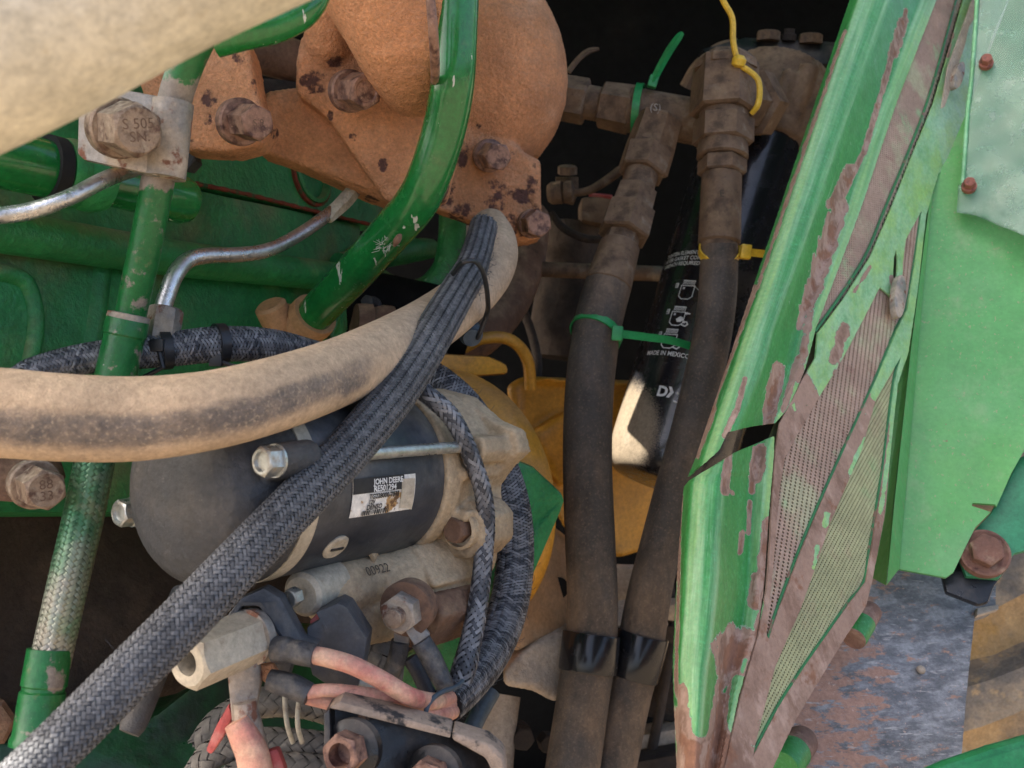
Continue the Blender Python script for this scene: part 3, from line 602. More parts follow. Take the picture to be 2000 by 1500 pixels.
# ------------------------------------------------------------------ big diagonal braided sleeve
ds = thing('harness_sleeve', P(500, 1080, .42), 'thick grey black woven harness sleeve running diagonally over the starter motor', 'cable sleeve')
dctrl = [(-330, 1890, .30, 54), (-60, 1620, .345, 52), (40, 1527, .36, 51), (138, 1432, .372, 50.5), (250, 1320, .388, 50), (365, 1205, .405, 49.5), (470, 1096, .424, 48), (575, 988, .45, 46), (670, 890, .483, 44), (755, 790, .52, 42), (810, 712, .55, 40), (850, 645, .575, 38), (893, 572, .61, 34), (918, 530, .635, 31), (932, 490, .655, 28), (945, 440, .675, 26)]
b_, c_, t_ = braid(dctrl, 26, 47, .80, 3, .055, 4)
mobj('weave', b_, m['braid'], ds, 0, attrs={'tint': t_}, kind='stuff'); mobj('core', c_, m['core'], ds)
# frayed filaments
def fuzz(ctrl, n, length, r=.00012, spread=.9, t0=0., t1=1.):
    pts, rr = path(ctrl, 300); T, N, B = frames(pts); g = MB()
    for i in range(n):
        k = int(300 * random.uniform(t0, t1)) % 299; a = random.uniform(0, 6.28); er = math.cos(a) * N[k] + math.sin(a) * B[k]; et = -math.sin(a) * N[k] + math.cos(a) * B[k]
        l = length * random.uniform(.4, 1.4); p0 = pts[k] + er * rr[k] * 1.0; d1 = unit(T[k] * random.uniform(-1, 1) + et * random.uniform(-.8, .8) + er * random.uniform(.05, .5) * spread)
        p1 = p0 + d1 * l * .5 + er * l * .12; p2 = p1 + unit(d1 + er * random.uniform(-.5, .3) + et * random.uniform(-.5, .5)) * l * .5
        g.add(*sweep(np.array([p0, p1, p2]), r, 4, False))
    return g
mobj('frayed_threads', fuzz(dctrl, 160, .005, .00009, .6), m['braid'], ds, 0, kind='stuff')
mobj('frayed_end', fuzz(dctrl, 260, .006, t0=.84, t1=.95, r=.0001), m['braid_dark'], ds, 0, kind='stuff')
# lint caught on the coolant pipe, a cocoon beside it
pctrl = [(800, 412, .603, 42), (765, 452, .612, 41), (735, 487, .62, 40)]
mobj('lint_tuft', fuzz([(758, 470, .597, 6), (752, 480, .597, 8), (746, 492, .598, 6)], 34, .0042, .0001, 1.0), M('white_lint', (.6, .58, .54), .9), cp, 0, kind='stuff')
mobj('cocoon', tube([(783, 458, .597, 2), (780, 462, .596, 6), (774, 472, .597, 7), (770, 480, .60, 3)], 10, 10), m['browncast'], cp)
# lever end showing under the sleeve
lv_ = thing('lever', P(265, 1420, .46), 'grey metal lever end poking out below the diagonal harness sleeve', 'lever')
mobj('arm', tube([(360, 1160, .53, 26), (320, 1260, .50, 28), (290, 1340, .48, 27), (262, 1410, .468, 26), (252, 1432, .465, 20)], 30, 20), m['cap'], lv_)
# wire loop near its top end
g = tube([(885, 535, .60, 5), (905, 512, .585, 5), (930, 512, .59, 5), (946, 540, .60, 5), (953, 590, .625, 5), (950, 615, .64, 5), (935, 655, .645, 5), (928, 662, .65, 5)], 50, 10)
single('tie_wire', g, m['zipblack'], 'thin black tie wire looped round the top of the diagonal sleeve', 'wire')
a = unit(P(930, 668, .64) - P(920, 640, .66)); single('wire_plug', lathe(P(915, 640, .66), a, [(0, .006), (.004, .008), (.012, .008), (.014, .006), (.017, .006)], 18), m['bluewire'], 'small blue grey rubber plug under the dusty hose end', 'plug')

# ------------------------------------------------------------------ horizontal braided sleeve with cable ties
hs = thing('harness_sleeve', P(400, 690, .56), 'black braided harness sleeve with two black cable ties behind the dusty hose', 'cable sleeve')
hctrl = [(-180, 790, .47, 20), (10, 745, .50, 20), (60, 725, .51, 24), (140, 705, .525, 28), (230, 692, .54, 31), (330, 682, .555, 33), (430, 672, .57, 34), (520, 674, .59, 32), (590, 688, .61, 29), (670, 712, .64, 26), (760, 745, .68, 24)]
b_, c_, t_ = braid(hctrl, 16, 58, .74, 2, .06, 4)
mobj('weave', b_, m['braid_dark'], hs, 0, attrs={'tint': t_}, kind='stuff'); mobj('core', c_, m['core'], hs)
pp, rr = path(hctrl, 400); T, N, B = frames(pp); px_ = to_px(pp)
for k, x in enumerate((322, 430)):
    i = int(np.argmin(abs(px_[:, 0] - x))); zt = thing('cable_tie', pp[i], ['black cable tie with its locking head up on the horizontal sleeve', 'second black cable tie on the horizontal sleeve, beyond the locking head'][k], 'cable tie', 'black ties on the horizontal sleeve')
    mobj('band', zipband(pp[i], T[i], rr[i] * 1.06, .0055, .0014), m['zipblack'], zt)
    hd = pp[i] + unit(-F_ * .8 + U_ * (.15 if k == 0 else -1.2)) * rr[i] * 1.15
    mobj('head', box(hd, R_ * .0038, U_ * .0035, F_ * .003, .001), m['zipblack'], zt)
    mobj('tail', sweep(np.array([hd, hd + R_ * .012 - U_ * .004, hd + R_ * .03 - U_ * .002]) if k else np.array([hd, hd - U_ * .012 + R_ * .003, hd - U_ * .02 - R_ * .012]), .0015, 6), m['zipblack'], zt)

# ------------------------------------------------------------------ starter motor
st = thing('starter_motor', P(600, 1050, .55), 'dusty starter motor with black case, grey end cap and tan drive housing', 'starter motor')
Pb = P(384, 958, .475); Pr = P(745, 922, .585); A = unit(Pr - Pb); SL = np.linalg.norm(Pr - Pb)
_, su, sv = basis(A)
sh = unit(np.cross(A, U_)); sh = sh if sh @ R_ > 0 else -sh; sup = np.cross(sh, A); sup = sup if sup @ U_ > 0 else -sup
def sp(t, x, y): return Pb + A * t + sh * x + sup * y      # along axis, towards camera-right, up
g = MB(); g.add(*lathe(Pb, A, [(-.016, .0), (-.0155, .018), (-.0135, .031), (-.010, .039), (-.004, .0445), (.004, .047), (.026, .049)], 72))
for sx, sy in ((.050, .016), (-.050, -.014)):
    g.add(*lathe(sp(.002, sx, sy), A, [(0, .0075), (0, .0085), (.024, .0095)], 24)); g.add(*lathe(sp(.002, sx * .9, sy * .9), A, [(0, .008), (.024, .0095)], 20))
V, F = rough_up(remesh(g, .0012, 8), .00007); mobj('end_cap', (V, F), m['cap'], st, 60)
mobj('cap_rim', lathe(Pb, A, [(.0255, .040), (.0255, .0492), (.0345, .0492), (.035, .040)], 96), m['rimcast'], st)
mobj('motor_case', lathe(Pb, A, [(.0345, .040), (.0345, .0478), (.036, .0485), (SL - .002, .0485), (SL, .0478), (SL, .03)], 96), m['yoke'], st)
for sx, sy in ((.052, .0165), (-.054, -.0145)):
    b = mobj('bolt', hexhead(sp(.002, sx, sy), -A, .0125, .008, .2, .0015), m['boltsteel'], st, 30)
    mobj('washer', lathe(sp(.003, sx, sy), -A, [(0, .0078), (.0012, .0078), (.0013, .004)], 24), m['boltsteel'], b)
mobj('through_bolt', sweep(np.array([sp(.02, .0525, .0165), sp(.08, .0525, .0165), sp(.183, .0525, .0165)]), .0033, 16), m['boltsteel'], st)
def casehit(x, y):
    D = unit(P(x, y, 1) - CAMLOC); w0 = CAMLOC - Pb; d_ = D - (D @ A) * A; w_ = w0 - (w0 @ A) * A
    a_, b_, c_ = d_ @ d_, 2 * d_ @ w_, w_ @ w_ - .0485 ** 2; t = (-b_ - math.sqrt(max(0, b_ * b_ - 4 * a_ * c_))) / (2 * a_)
    q = CAMLOC + D * t; r = q - Pb; return q, unit(r - (r @ A) * A)
sq, sn_ = casehit(655, 1068)
mobj('case_screw', lathe(sq - sn_ * .0008, sn_, [(0, .0075), (.0012, .0078), (.0022, .0065), (.0024, .002)], 28), m['rimcast'], st)
mobj('screw_slot', box(sq + sn_ * .0015, A * .0045, np.cross(A, sn_) * .0008, sn_ * .0006, .0002), m['ink'], st)
# drive housing
g = MB()
g.add(*lathe(Pb, A, [(SL - .0005, .0), (SL - .0005, .0505), (SL + .012, .0505), (SL + .016, .0485), (SL + .05, .047), (SL + .052, 0)], 64))
g.add(*lathe(Pb, A, [(SL + .030, .0), (SL + .032, .049), (SL + .044, .0505), (SL + .046, 0)], 64))
fl_ = [(.026, .045), (.048, .030), (.064, .025), (.068, .012), (.056, .002), (.046, -.010), (.048, -.032), (.042, -.060), (.024, -.088), (-.03, -.09), (-.05, -.03), (-.045, .03), (0, .05)]
g.add(*prism([sp(SL + .046, x, y) for x, y in fl_], A * .014, .002))
g.add(*prism([sp(SL + .018, x, y) for x, y in ((.044, .022), (.060, .022), (.063, .013), (.058, .006), (.044, .006))], A * .03, .002))       # bolt lug web
g.add(*prism([sp(SL + .012, x, y) for x, y in ((.030, -.022), (.056, -.020), (.054, -.027), (.030, -.030))], A * .036, .0015))            # shelf rib
g.add(*prism([sp(SL + .012, x, y) for x, y in ((.034, .004), (.0535, .004), (.053, -.003), (.034, -.003))], A * .036, .0012))
g.add(*prism([sp(SL + .020, x, y) for x, y in ((.028, -.018), (.050, -.016), (.060, -.024), (.060, -.040), (.050, -.050), (.026, -.050))], A * .034, .003))
V, F = rough_up(remesh(g, .0014, 4), .00012); mobj('drive_housing', (V, F), m['tancast'], st, 60)
sax = .014; say = -.060
g = MB()
g.add(*lathe(sp(.066, sax, say + .001), A, [(0, 0), (0, .0145), (.002, .016), (SL - .02, .019), (SL - .018, 0)], 48))
g.add(*lathe(sp(.095, .012, -.066), A, [(0, 0), (0, .012), (.012, .022), (.045, .030), (.08, .034), (.082, 0)], 40))
g.add(*lathe(sp(.060, .022, -.080), A, [(0, 0), (0, .008), (.03, .011), (.09, .016), (.092, 0)], 30))
g.add(*prism([sp(.066, x, y) for x, y in ((-.005, -.040), (.018, -.046), (.028, -.060), (.006, -.070))], A * .085, .002))
g.add(*prism([sp(.128, x, y) for x, y in ((.026, -.040), (.030, -.040), (.046, -.062), (.042, -.064))], A * .05, .001))
V, F = rough_up(remesh(g, .0014, 5), .00012); mobj('solenoid_housing', (V, F), m['tancast'], st, 60)
g = MB(); g.add(*prism([sp(.125, x, y) for x, y in ((.012, -.070), (.046, -.066), (.054, -.078), (.040, -.098), (.006, -.100))], A * .045, .0018))
V, F = rough_up(remesh(g, .0014, 4), .00016); mobj('nose_casting', (V, F), m['browncast'], st, 60)
o = sp(SL + .0185, .046, -.032)
b = mobj('bolt', hexhead(o, -A, .0135, .009, .2), m['browncast'], st, 30)
mobj('recess_ring', lathe(o, -A, [(-.004, .0115), (.003, .0120), (.004, .0102), (.000, .0098)], 28), m['tancast'], b)
b = mobj('bolt', hexhead(P(580, 1163, .498), C3(-.55, -.12, -1), .0085, .006, .2, .0008), m['boltsteel'], st, 30)
mobj('boss', lathe(P(604, 1155, .51), C3(-.45, -.12, -1), [(-.02, .0125), (.005, .0118), (.007, .0095), (.0072, .003)], 28), m['rimcast'], b)
mobj('port_ring', lathe(P(715, 1085, .545), C3(-.2, -.5, -1), [(-.006, .006), (.003, .006), (.003, .0035), (-.004, .0035)], 20), m['tancast'], st)
# stamped numbers on the solenoid
def stamp(s, at, ex, ey, nn, size, mat, parent, name='print', lift=.0003):
    v, f = text2d(s, size); V = at + v[:, :1] * ex + v[:, 1:2] * ey + nn * lift
    return mobj(name, (V, f), mat, parent, 0)
stampdark = M('stamped_mark', (.06, .045, .03), .8)
o = P(618, 1114, .50); ex = unit(P(700, 1092, .53) - P(618, 1114, .505))
# sticker on the motor case
def oncase(u, v, lift=.0006):               # u along axis (m), v round the case (m, downwards)
    th = v / .0485; a0 = th + LAB0
    return Pb + A * u + (np.cos(a0) * sh + np.sin(a0) * -sup) * (.0485 + lift)
LAB0 = .02
def casegeo(V2, F, u0, v0, lift): return (np.array([oncase(u0 + a, v0 - b, lift) for a, b in V2]), F)
def gridrect(w_, h_, nu, nv):
    u = np.linspace(0, w_, nu); v = np.linspace(0, -h_, nv); uu, vv = np.meshgrid(u, v); V = np.stack([uu.ravel(), vv.ravel()], 1)
    return V, [(j * nu + i, j * nu + i + 1, (j + 1) * nu + i + 1, (j + 1) * nu + i) for j in range(nv - 1) for i in range(nu - 1)]
lw, lh = .049, .0195; lu, lv = .0565, -.0045
V2, F2 = gridrect(lw, lh, 40, 24); gV = casegeo(V2, F2, lu, lv, .0006)
bu = np.clip(1.2 - ((V2[:, 0] - .033) / .010) ** 2 - ((V2[:, 1] + .013) / .007) ** 2, 0, 1)
tag_ = mobj('sticker', gV, m['label'], st, 0, attrs={'burn': bu})
V2, F2 = gridrect(lw * .80, lh * .40, 20, 12); mobj('black_band', casegeo(V2, F2, lu + .0002, lv - .0004, .0009), m['ink'], tag_, 0)
for s, du, dv, sz, mt in (('JOHN DEERE', .0150, .0034, .0040, 'white'), ('RE501294', .0150, .0070, .0043, 'white'), ('TG228000-7873', .0120, .0105, .0035, 'ink'), ('12V', .0120, .0131, .0030, 'ink'), ('DENSO', .011, .0160, .0036, 'ink')):
    v, f = text2d(s, sz, .00012); mobj('print', casegeo(v * [1.0, 1], f, lu + du, lv + dv, .0013), m[mt], tag_, 0)
g = MB(); u = .008
while u < .028:
    wd = random.choice((.0004, .0007, .0010)); v, f = gridrect(wd, .0026, 2, 3); g.add(*casegeo(v, f, lu + u, lv + .0164, .0012)); u += wd + random.choice((.0004, .0007))
mobj('barcode', g, m['ink'], tag_, 0)
V2, F2 = gridrect(.006, .0155, 8, 12); V3 = np.array([oncase(lu + lw - .012 + a + .25 * b * 0, lv + .002 - b, .0012 + .004 * (a / .006) ** 2) for a, b in V2])
mobj('peeled_corner', (V3, F2), m['rimcast'], tag_, 0)
v, f = text2d('00922', .0075); V = np.array([sp(.076 + a, sax + (.0198) * math.sin(.55 + 0), say) + 0 for a, b in v])
ang0 = .42
V = np.array([sp(.088 + a, sax + (.0182) * math.cos(ang0 + b / .018), say + .001 + (.0182) * math.sin(ang0 + b / .018)) for a, b in v]); mobj('stamped_number', (V, f), stampdark, st, 0)

# ------------------------------------------------------------------ solenoid terminal cap, studs, lugs
tc_ = thing('solenoid_cap', P(560, 1230, .49), 'dusty black plastic solenoid terminal cover under the starter motor', 'terminal cover')
g = MB(); g.add(*pprism([(425, 1225, .475), (470, 1168, .478), (515, 1148, .48), (548, 1168, .482), (590, 1248, .482), (620, 1260, .482), (600, 1290, .48), (560, 1270, .478), (505, 1185, .474), (470, 1185, .472), (440, 1240, .47)], .48, .012, .002))
g.add(*pprism([(470, 1185, .488), (512, 1186, .49), (575, 1280, .49), (560, 1330, .49), (450, 1260, .486)], .49, .012, .002))
mobj('bracket', g, m['plastic'], tc_)
g = MB(); g.add(*pprism([(600, 1225, .492), (628, 1208, .492), (640, 1228, .492), (632, 1232, .492), (632, 1228, .492), (617, 1196, .492), (660, 1178, .494), (676, 1186, .494), (716, 1248, .497), (710, 1290, .497), (700, 1340, .497), (650, 1345, .496), (610, 1318, .492), (600, 1280, .49)], .49, .022, .003, segs=3))
mobj('cover', g, m['plastic'], tc_)
mobj('cover_tab', pprism([(604, 1214, .497), (625, 1192, .497), (655, 1178, .497), (660, 1200, .498), (630, 1236, .498), (612, 1236, .497)], .5, .006, .001), m['redwire'], tc_)
tst = thing('terminal_stud', P(480, 1250, .46), 'long dusty hex coupling nut on the starter terminal', 'nut')
a = unit(P(375, 1290, .445) - P(500, 1240, .48)); o = P(497, 1241, .478)
LL = np.linalg.norm(P(375, 1290, .445) - o)
mobj('hex_nut', hexhead(o, a, .0235, LL, .25, 0, .004, hole=.0062), m['rimcast'], tst, 30)
g = MB()
for i in range(7): g.add(*lathe(P(375, 1290, .445) - a * (.004 + i * .0022), a, [(0, .0064), (.0006, .0056), (.0012, .0056), (.0018, .0064)], 24, caps=False))
mobj('thread', g, m['darkdirt'], tst)
mobj('washer', lathe(o, a, [(-.001, .0135), (.002, .0138), (.004, .0138), (.0045, .0115)], 36), m['clamp'], tst)
mobj('inner_nut', hexhead(P(516, 1236, .488), a, .016, .010, .3), m['boltsteel'], tst, 30)
mobj('back_washer', lathe(P(506, 1238, .484), a, [(-.001, .012), (.0015, .0125), (.003, .0125), (.0035, .008)], 32), m['tancast'], tst)
# flat lug hanging down with red cable
lg = thing('battery_cable', P(480, 1430, .47), 'red battery cable with peeled boot on a flat lug below the hex nut', 'cable')
mobj('lug', pprism([(442, 1300, .468), (476, 1272, .470), (502, 1262, .473), (510, 1330, .473), (498, 1395, .470), (470, 1412, .468), (452, 1410, .467)], .47, .004, .001), m['clamp'], lg)
mobj('lug_barrel', tube([(478, 1370, .468, 22), (484, 1410, .468, 26), (495, 1455, .468, 27), (505, 1500, .47, 27)], 20, 18), m['clamp'], lg)
mobj('boot', tube([(462, 1408, .462, 24), (480, 1440, .462, 29), (497, 1480, .462, 32), (510, 1560, .465, 34)], 24, 20, prof=lambda t: 1 + .07 * math.sin(3 * t + 1)), m['pinkwire'], lg)
mobj('torn_flap', pprism([(446, 1375, .475), (455, 1400, .475), (436, 1440, .476), (412, 1476, .478), (400, 1468, .478), (420, 1420, .477)], .476, .006, .002), m['redwire'], lg)
mobj('boot_edge', pprism([(515, 1470, .464), (542, 1462, .466), (560, 1510, .466), (525, 1510, .464)], .465, .006, .002), m['redwire'], lg)

def cable(name, label, ctrl, mat, cat='wire', seg=18, n=50):
    return single(name, tube(ctrl, n, seg), mat, label, cat)
w1 = thing('starter_wire', P(720, 1320, .47), 'faded red starter wire, the upper one, bending to the black sleeve', 'wire')
mobj('wire', tube([(600, 1277, .467, 17), (640, 1285, .465, 18), (690, 1300, .465, 18), (745, 1328, .468, 18), (800, 1360, .475, 18), (840, 1370, .50, 17), (872, 1366, .525, 16), (905, 1350, .55, 16)], 60, 20), m['pinkwire'], w1)
mobj('shrink_sleeve', tube([(538, 1268, .472, 26), (560, 1270, .47, 26), (568, 1272, .469, 22), (582, 1274, .468, 24), (616, 1281, .466, 23)], 30, 22), m['shrink'], w1)
mobj('lug', pprism([(500, 1262, .482), (530, 1250, .481), (548, 1262, .477), (545, 1290, .476), (520, 1296, .478)], .48, .004, .001), m['tancast'], w1)
w2 = thing('starter_wire', P(720, 1370, .47), 'faded red twin starter wire, the lower one, behind the black bracket edge', 'wire')
mobj('wire', tube([(600, 1352, .466, 13), (640, 1348, .468, 13), (690, 1352, .472, 13), (760, 1362, .48, 13), (820, 1376, .496, 13), (866, 1380, .52, 14), (900, 1365, .545, 14)], 60, 18), m['pinkwire'], w2)
mobj('second_wire', tube([(600, 1362, .472, 14), (640, 1372, .474, 14), (690, 1385, .478, 14), (760, 1384, .484, 14), (820, 1392, .496, 14), (866, 1396, .515, 15), (900, 1380, .545, 15)], 60, 18), m['pinkwire'], w2)
mobj('shrink_sleeve', tube([(526, 1328, .47, 21), (550, 1334, .469, 23), (575, 1342, .468, 24), (604, 1356, .467, 22)], 30, 20), m['shrink'], w2)
mobj('lug', pprism([(505, 1300, .478), (532, 1296, .476), (545, 1318, .474), (530, 1345, .473), (512, 1330, .475)], .48, .004, .001), m['manifold'], w2)
cable('signal_wire', 'thin pale grey wire crossing behind the faded red wires', [(690, 1330, .50, 9), (740, 1345, .505, 9), (800, 1362, .51, 9), (850, 1378, .515, 9)], m['whitewire'])
cable('white_wire', 'thin white wire loop beside the woven rope, nearer the cable boot', [(556, 1360, .50, 5), (558, 1390, .50, 5), (562, 1420, .50, 5), (572, 1450, .505, 5)], m['whitewire'], n=20)
cable('white_wire', 'thin white wire loop beside the woven rope, nearer the black bracket', [(588, 1350, .50, 5), (582, 1385, .50, 5), (582, 1420, .50, 5), (590, 1450, .505, 5)], m['whitewire'], n=20)
# second terminal on the solenoid
t2 = thing('terminal_nut', P(785, 1190, .52), 'dusty flanged terminal nut with stud on the brown starter nose', 'nut')
a2 = C3(-.35, -.12, -1); o = P(795, 1188, .525)
mobj('washer', lathe(o, a2, [(-.008, .0145), (0, .015), (.002, .015), (.003, .012)], 36), m['browncast'], t2)
mobj('nut', hexhead(o, a2, .0185, .010, .1, 0, .002), m['clamp'], t2, 30)
mobj('stud', lathe(o, a2, [(.010, .0052), (.0125, .0052), (.013, .0045), (.015, .0052), (.0155, .0046), (.0175, .005), (.018, .0042), (.018, .001)], 24), m['boltdust'], t2)
c1 = thing('ground_cable', P(840, 1290, .52), 'black sleeved cable with flat lug hanging from the terminal nut', 'cable')
mobj('lug', pprism([(782, 1218, .522), (812, 1205, .524), (840, 1240, .522), (832, 1258, .52), (812, 1268, .519), (796, 1240, .52)], .52, .004, .001), m['clamp'], c1)
mobj('sleeve', tube([(822, 1252, .52, 20), (842, 1285, .52, 21), (858, 1318, .52, 20), (872, 1345, .52, 17)], 24, 20), m['shrink'], c1)
mobj('corrugated_end', tube([(800, 1285, .535, 15), (815, 1310, .535, 15), (832, 1345, .535, 15), (850, 1375, .535, 14)], 40, 16, prof=None), m['braid_dark'], c1)
c2 = thing('ground_cable', P(780, 1280, .53), 'dark blue black cable with short lug behind the flat lug', 'cable')
mobj('lug', pprism([(770, 1225, .53), (800, 1228, .53), (798, 1262, .53), (768, 1258, .53)], .53, .004, .001), m['clamp'], c2)
mobj('sleeve', tube([(782, 1252, .532, 18), (776, 1285, .533, 19), (762, 1320, .535, 18), (755, 1350, .54, 16)], 24, 18), m['shrink'], c2)

# ------------------------------------------------------------------ thin and thick sleeves right of the starter
ts = thing('braided_sleeve', P(930, 1000, .6), 'thin black braided wire sleeve bending down over the drive housing', 'cable sleeve')
tctrl = [(800, 745, .56, 17), (840, 775, .555, 18), (878, 810, .558, 18), (905, 855, .56, 17), (925, 905, .565, 17), (943, 960, .57, 17), (949, 1020, .575, 17.5), (944, 1090, .575, 18), (935, 1170, .57, 19), (920, 1250, .56, 21), (905, 1310, .55, 24), (893, 1345, .545, 22)]
b_, c_, t_ = braid(tctrl, 10, 38, .74, 2, .06, 4); mobj('weave', b_, m['braid_dark'], ts, 0, attrs={'tint': t_}, kind='stuff'); mobj('core', c_, m['core'], ts)
ks = thing('braided_sleeve', P(1000, 1050, .66), 'thick black braided wire sleeve curving down beside the green bracket', 'cable sleeve')
kctrl = [(740, 690, .68, 30), (800, 715, .67, 31), (860, 750, .66, 33), (912, 800, .655, 34), (955, 870, .65, 35), (985, 940, .645, 36), (1002, 1010, .64, 36), (1006, 1080, .635, 36), (1000, 1150, .625, 37), (980, 1225, .61, 38), (948, 1290, .585, 38), (905, 1345, .555, 36), (872, 1378, .53, 34)]
b_, c_, t_ = braid(kctrl, 16, 66, .66, 1, .05, 4); mobj('weave', b_, m['braid_dark'], ks, 0, attrs={'tint': t_}, kind='stuff'); mobj('core', c_, m['core'], ks)
mobj('frayed_threads', fuzz(kctrl, 160, .006), m['braid'], ks, 0, kind='stuff')
cable('tie_wire', 'blue grey tie wire bound round the red wires at the sleeve mouth', [(903, 1330, .52, 5), (890, 1342, .512, 5), (862, 1352, .50, 5), (842, 1368, .49, 5), (832, 1388, .485, 5), (834, 1402, .49, 5)], m['bluewire'], n=30, seg=10)
cable('vent_hose', 'short blue grey hose below the thick sleeve mouth', [(960, 1350, .60, 18), (935, 1395, .59, 18), (915, 1440, .58, 18), (900, 1490, .57, 18)], m['bluewire'], 'hose', n=24)
# woven rope bundle
rp = thing('woven_rope', P(560, 1450, .52), 'coil of dirty grey woven rope loom behind the red battery cable', 'rope')
for k, cc in enumerate(([(380, 1520, .51, 26), (420, 1470, .51, 27), (500, 1452, .515, 28), (600, 1456, .52, 28), (690, 1470, .53, 28)],
                        [(390, 1460, .53, 24), (430, 1410, .535, 26), (500, 1375, .54, 28), (590, 1370, .545, 30), (700, 1400, .55, 30)],
                        [(700, 1225, .56, 36), (730, 1260, .56, 40), (745, 1310, .56, 40), (735, 1370, .56, 40)],
                        [(400, 1560, .50, 30), (480, 1515, .50, 32), (580, 1505, .505, 32), (700, 1520, .51, 32)])):
    b_, c_, t_ = braid(cc, 8, 45, .98, 2, .10, 4); mobj('rope_strand', b_, M('dirty_grey_rope_%d' % k, (.12, .115, .105), .9, layers=[L((.24, .21, .17), 60, .5, .7)], tint=('tint', (.20, .185, .16))), rp, 0, attrs={'tint': t_}, kind='stuff'); mobj('rope_core', c_, m['core'], rp)
# black channel bracket at the bottom
bb = thing('channel_bracket', P(800, 1450, .45), 'black painted steel channel bracket with two threaded nuts', 'bracket')
bd = .435
def bpt(x, y, d): return P(x, y, d)
g = MB()
rimm = M('dusty_black_edge', (.33, .25, .19), .85, layers=[L((.03, .03, .032), 60, .52, .66, na=1.4)], bump=[(300, .0008)])
mobj('top_edge', pprism([(640, 1384, .452), (664, 1370, .453), (880, 1428, .466), (880, 1443, .466), (720, 1402, .456), (664, 1388, .453)], .45, .018, .0012), rimm, bb)
mobj('top_edge', pprism([(883, 1430, .466), (955, 1452, .470), (985, 1478, .471), (990, 1510, .470), (984, 1640, .46), (950, 1640, .46), (962, 1510, .470), (948, 1482, .470), (883, 1446, .466)], .46, .018, .002, segs=3), rimm, bb)
mobj('side_wall', pprism([(632, 1394, .452), (644, 1384, .452), (650, 1640, .44), (632, 1640, .44)], .45, .02, .001), m['blackmetal'], bb)
mobj('back_web', pprism([(640, 1392, .462), (668, 1372, .465), (880, 1428, .485), (975, 1462, .492), (985, 1640, .48), (640, 1640, .455)], .47, .006, .002), m['blackmetal'], bb)
for x, y, d in ((690, 1462, .452), (850, 1512, .465)):
    a = C3(-.35, .1, -1); o = P(x, y, d)
    n = mobj('threaded_nut', hexhead(o, a, .0165, .010, .3, 0, .003, hole=.0056), m['boltrust'], bb, 30)
    mobj('washer', lathe(o, a, [(-.003, .0135), (.002, .0138), (.003, .012)], 36), m['blackmetal'], n)
# ------------------------------------------------------------------ yellow housings behind the starter
bh = thing('bell_housing', P(1000, 1000, .75), 'mustard yellow bell housing curving behind the drive end of the starter', 'housing')
o = P(765, 1000, .765)
mobj('shell', lathe(o, A, [(.0, .05), (.0, .088), (.004, .094), (.030, .100), (.040, .110), (.046, .113), (.06, .113), (.062, .05)], 96), m['yellow'], bh)
mobj('lower_skirt', pprism([(1040, 1010, .80), (1075, 1030, .81), (1115, 1060, .82), (1110, 1240, .80), (1040, 1262, .77), (1000, 1280, .75), (1010, 1150, .76)], .78, .03, .006, segs=3), m['tanpaint'], bh)
mobj('skirt_hole', lathe(P(1089, 1148, .805), C3(.1, 0, -1), [(-.004, .009), (.002, .009), (.002, .006)], 24), m['core'], bh)
yt = thing('transmission_case', P(1180, 900, .95), 'mustard yellow transmission case behind the hydraulic hoses and filter', 'case')
g = MB(); g.add(*pprism([(985, 755, .90), (1022, 733, .90), (1060, 736, .90), (1360, 748, .95), (1360, 930, .96), (1318, 940, .96), (1285, 1040, .96), (1258, 1078, .95), (1215, 1092, .94), (1130, 1085, .92), (1085, 1000, .90), (1030, 880, .89)], .92, .12, .012, segs=4))
g.add(*pprism([(1030, 850, .885), (1110, 800, .89), (1150, 870, .89), (1100, 960, .885)], .89, .05, .010, segs=3))
V, F = remesh(g, .0028, 6); mobj('case', (V, F), m['yellow'], yt, 60)
mobj('shelf', pprism([(850, 690, .80), (955, 696, .82), (990, 712, .83), (992, 730, .83), (860, 740, .80)], .82, .03, .004), m['yellow'], yt)
mobj('lift_loop', tube([(905, 680, .86, 12), (940, 662, .86, 12), (985, 660, .865, 12), (1015, 678, .87, 12), (1032, 710, .875, 12), (1036, 760, .88, 12)], 40, 16), m['yellow'], yt)
# green bracket plate
gb = single('corner_bracket', MB().add(*pprism([(1010, 900, .69), (1040, 912, .69), (1096, 964, .70), (1102, 978, .70), (1094, 1000, .70), (1015, 1180, .68), (985, 1260, .66), (930, 1330, .64), (820, 1420, .62), (760, 1440, .61), (780, 1290, .63), (900, 1210, .645), (955, 1100, .67), (985, 960, .68)], .7, .010, .002)), m['green'], 'scratched green triangular bracket between starter and yellow housing', 'bracket')
# pale castings low down
pcst = thing('axle_casting', P(1040, 1320, .78), 'pale dusty casting low down behind the hydraulic hoses', 'casting')
g = MB(); g.add(*pprism([(985, 1310, .74), (1040, 1262, .76), (1110, 1215, .80), (1300, 1180, .84), (1310, 1230, .84), (1120, 1370, .78), (1080, 1376, .77), (1035, 1352, .755), (980, 1345, .74)], .76, .05, .008, segs=3))
V, F = rough_up(remesh(g, .0022, 8), .0002); mobj('arm', (V, F), m['palecast'], pcst, 60)
mobj('post', tube([(975, 1355, .80, 42), (962, 1440, .79, 45), (950, 1560, .78, 48)], 16, 24), m['palecast'], pcst)
mobj('plate', pprism([(1195, 1108, .90), (1265, 1110, .90), (1262, 1190, .90), (1235, 1230, .90), (1190, 1200, .90)], .9, .02, .003), m['palecast'], pcst)
bolt(pcst, 1012, 1432, .80, C3(.3, 0, -1), 40, .014, 50, m['darkdirt'], m['darkdirt'])
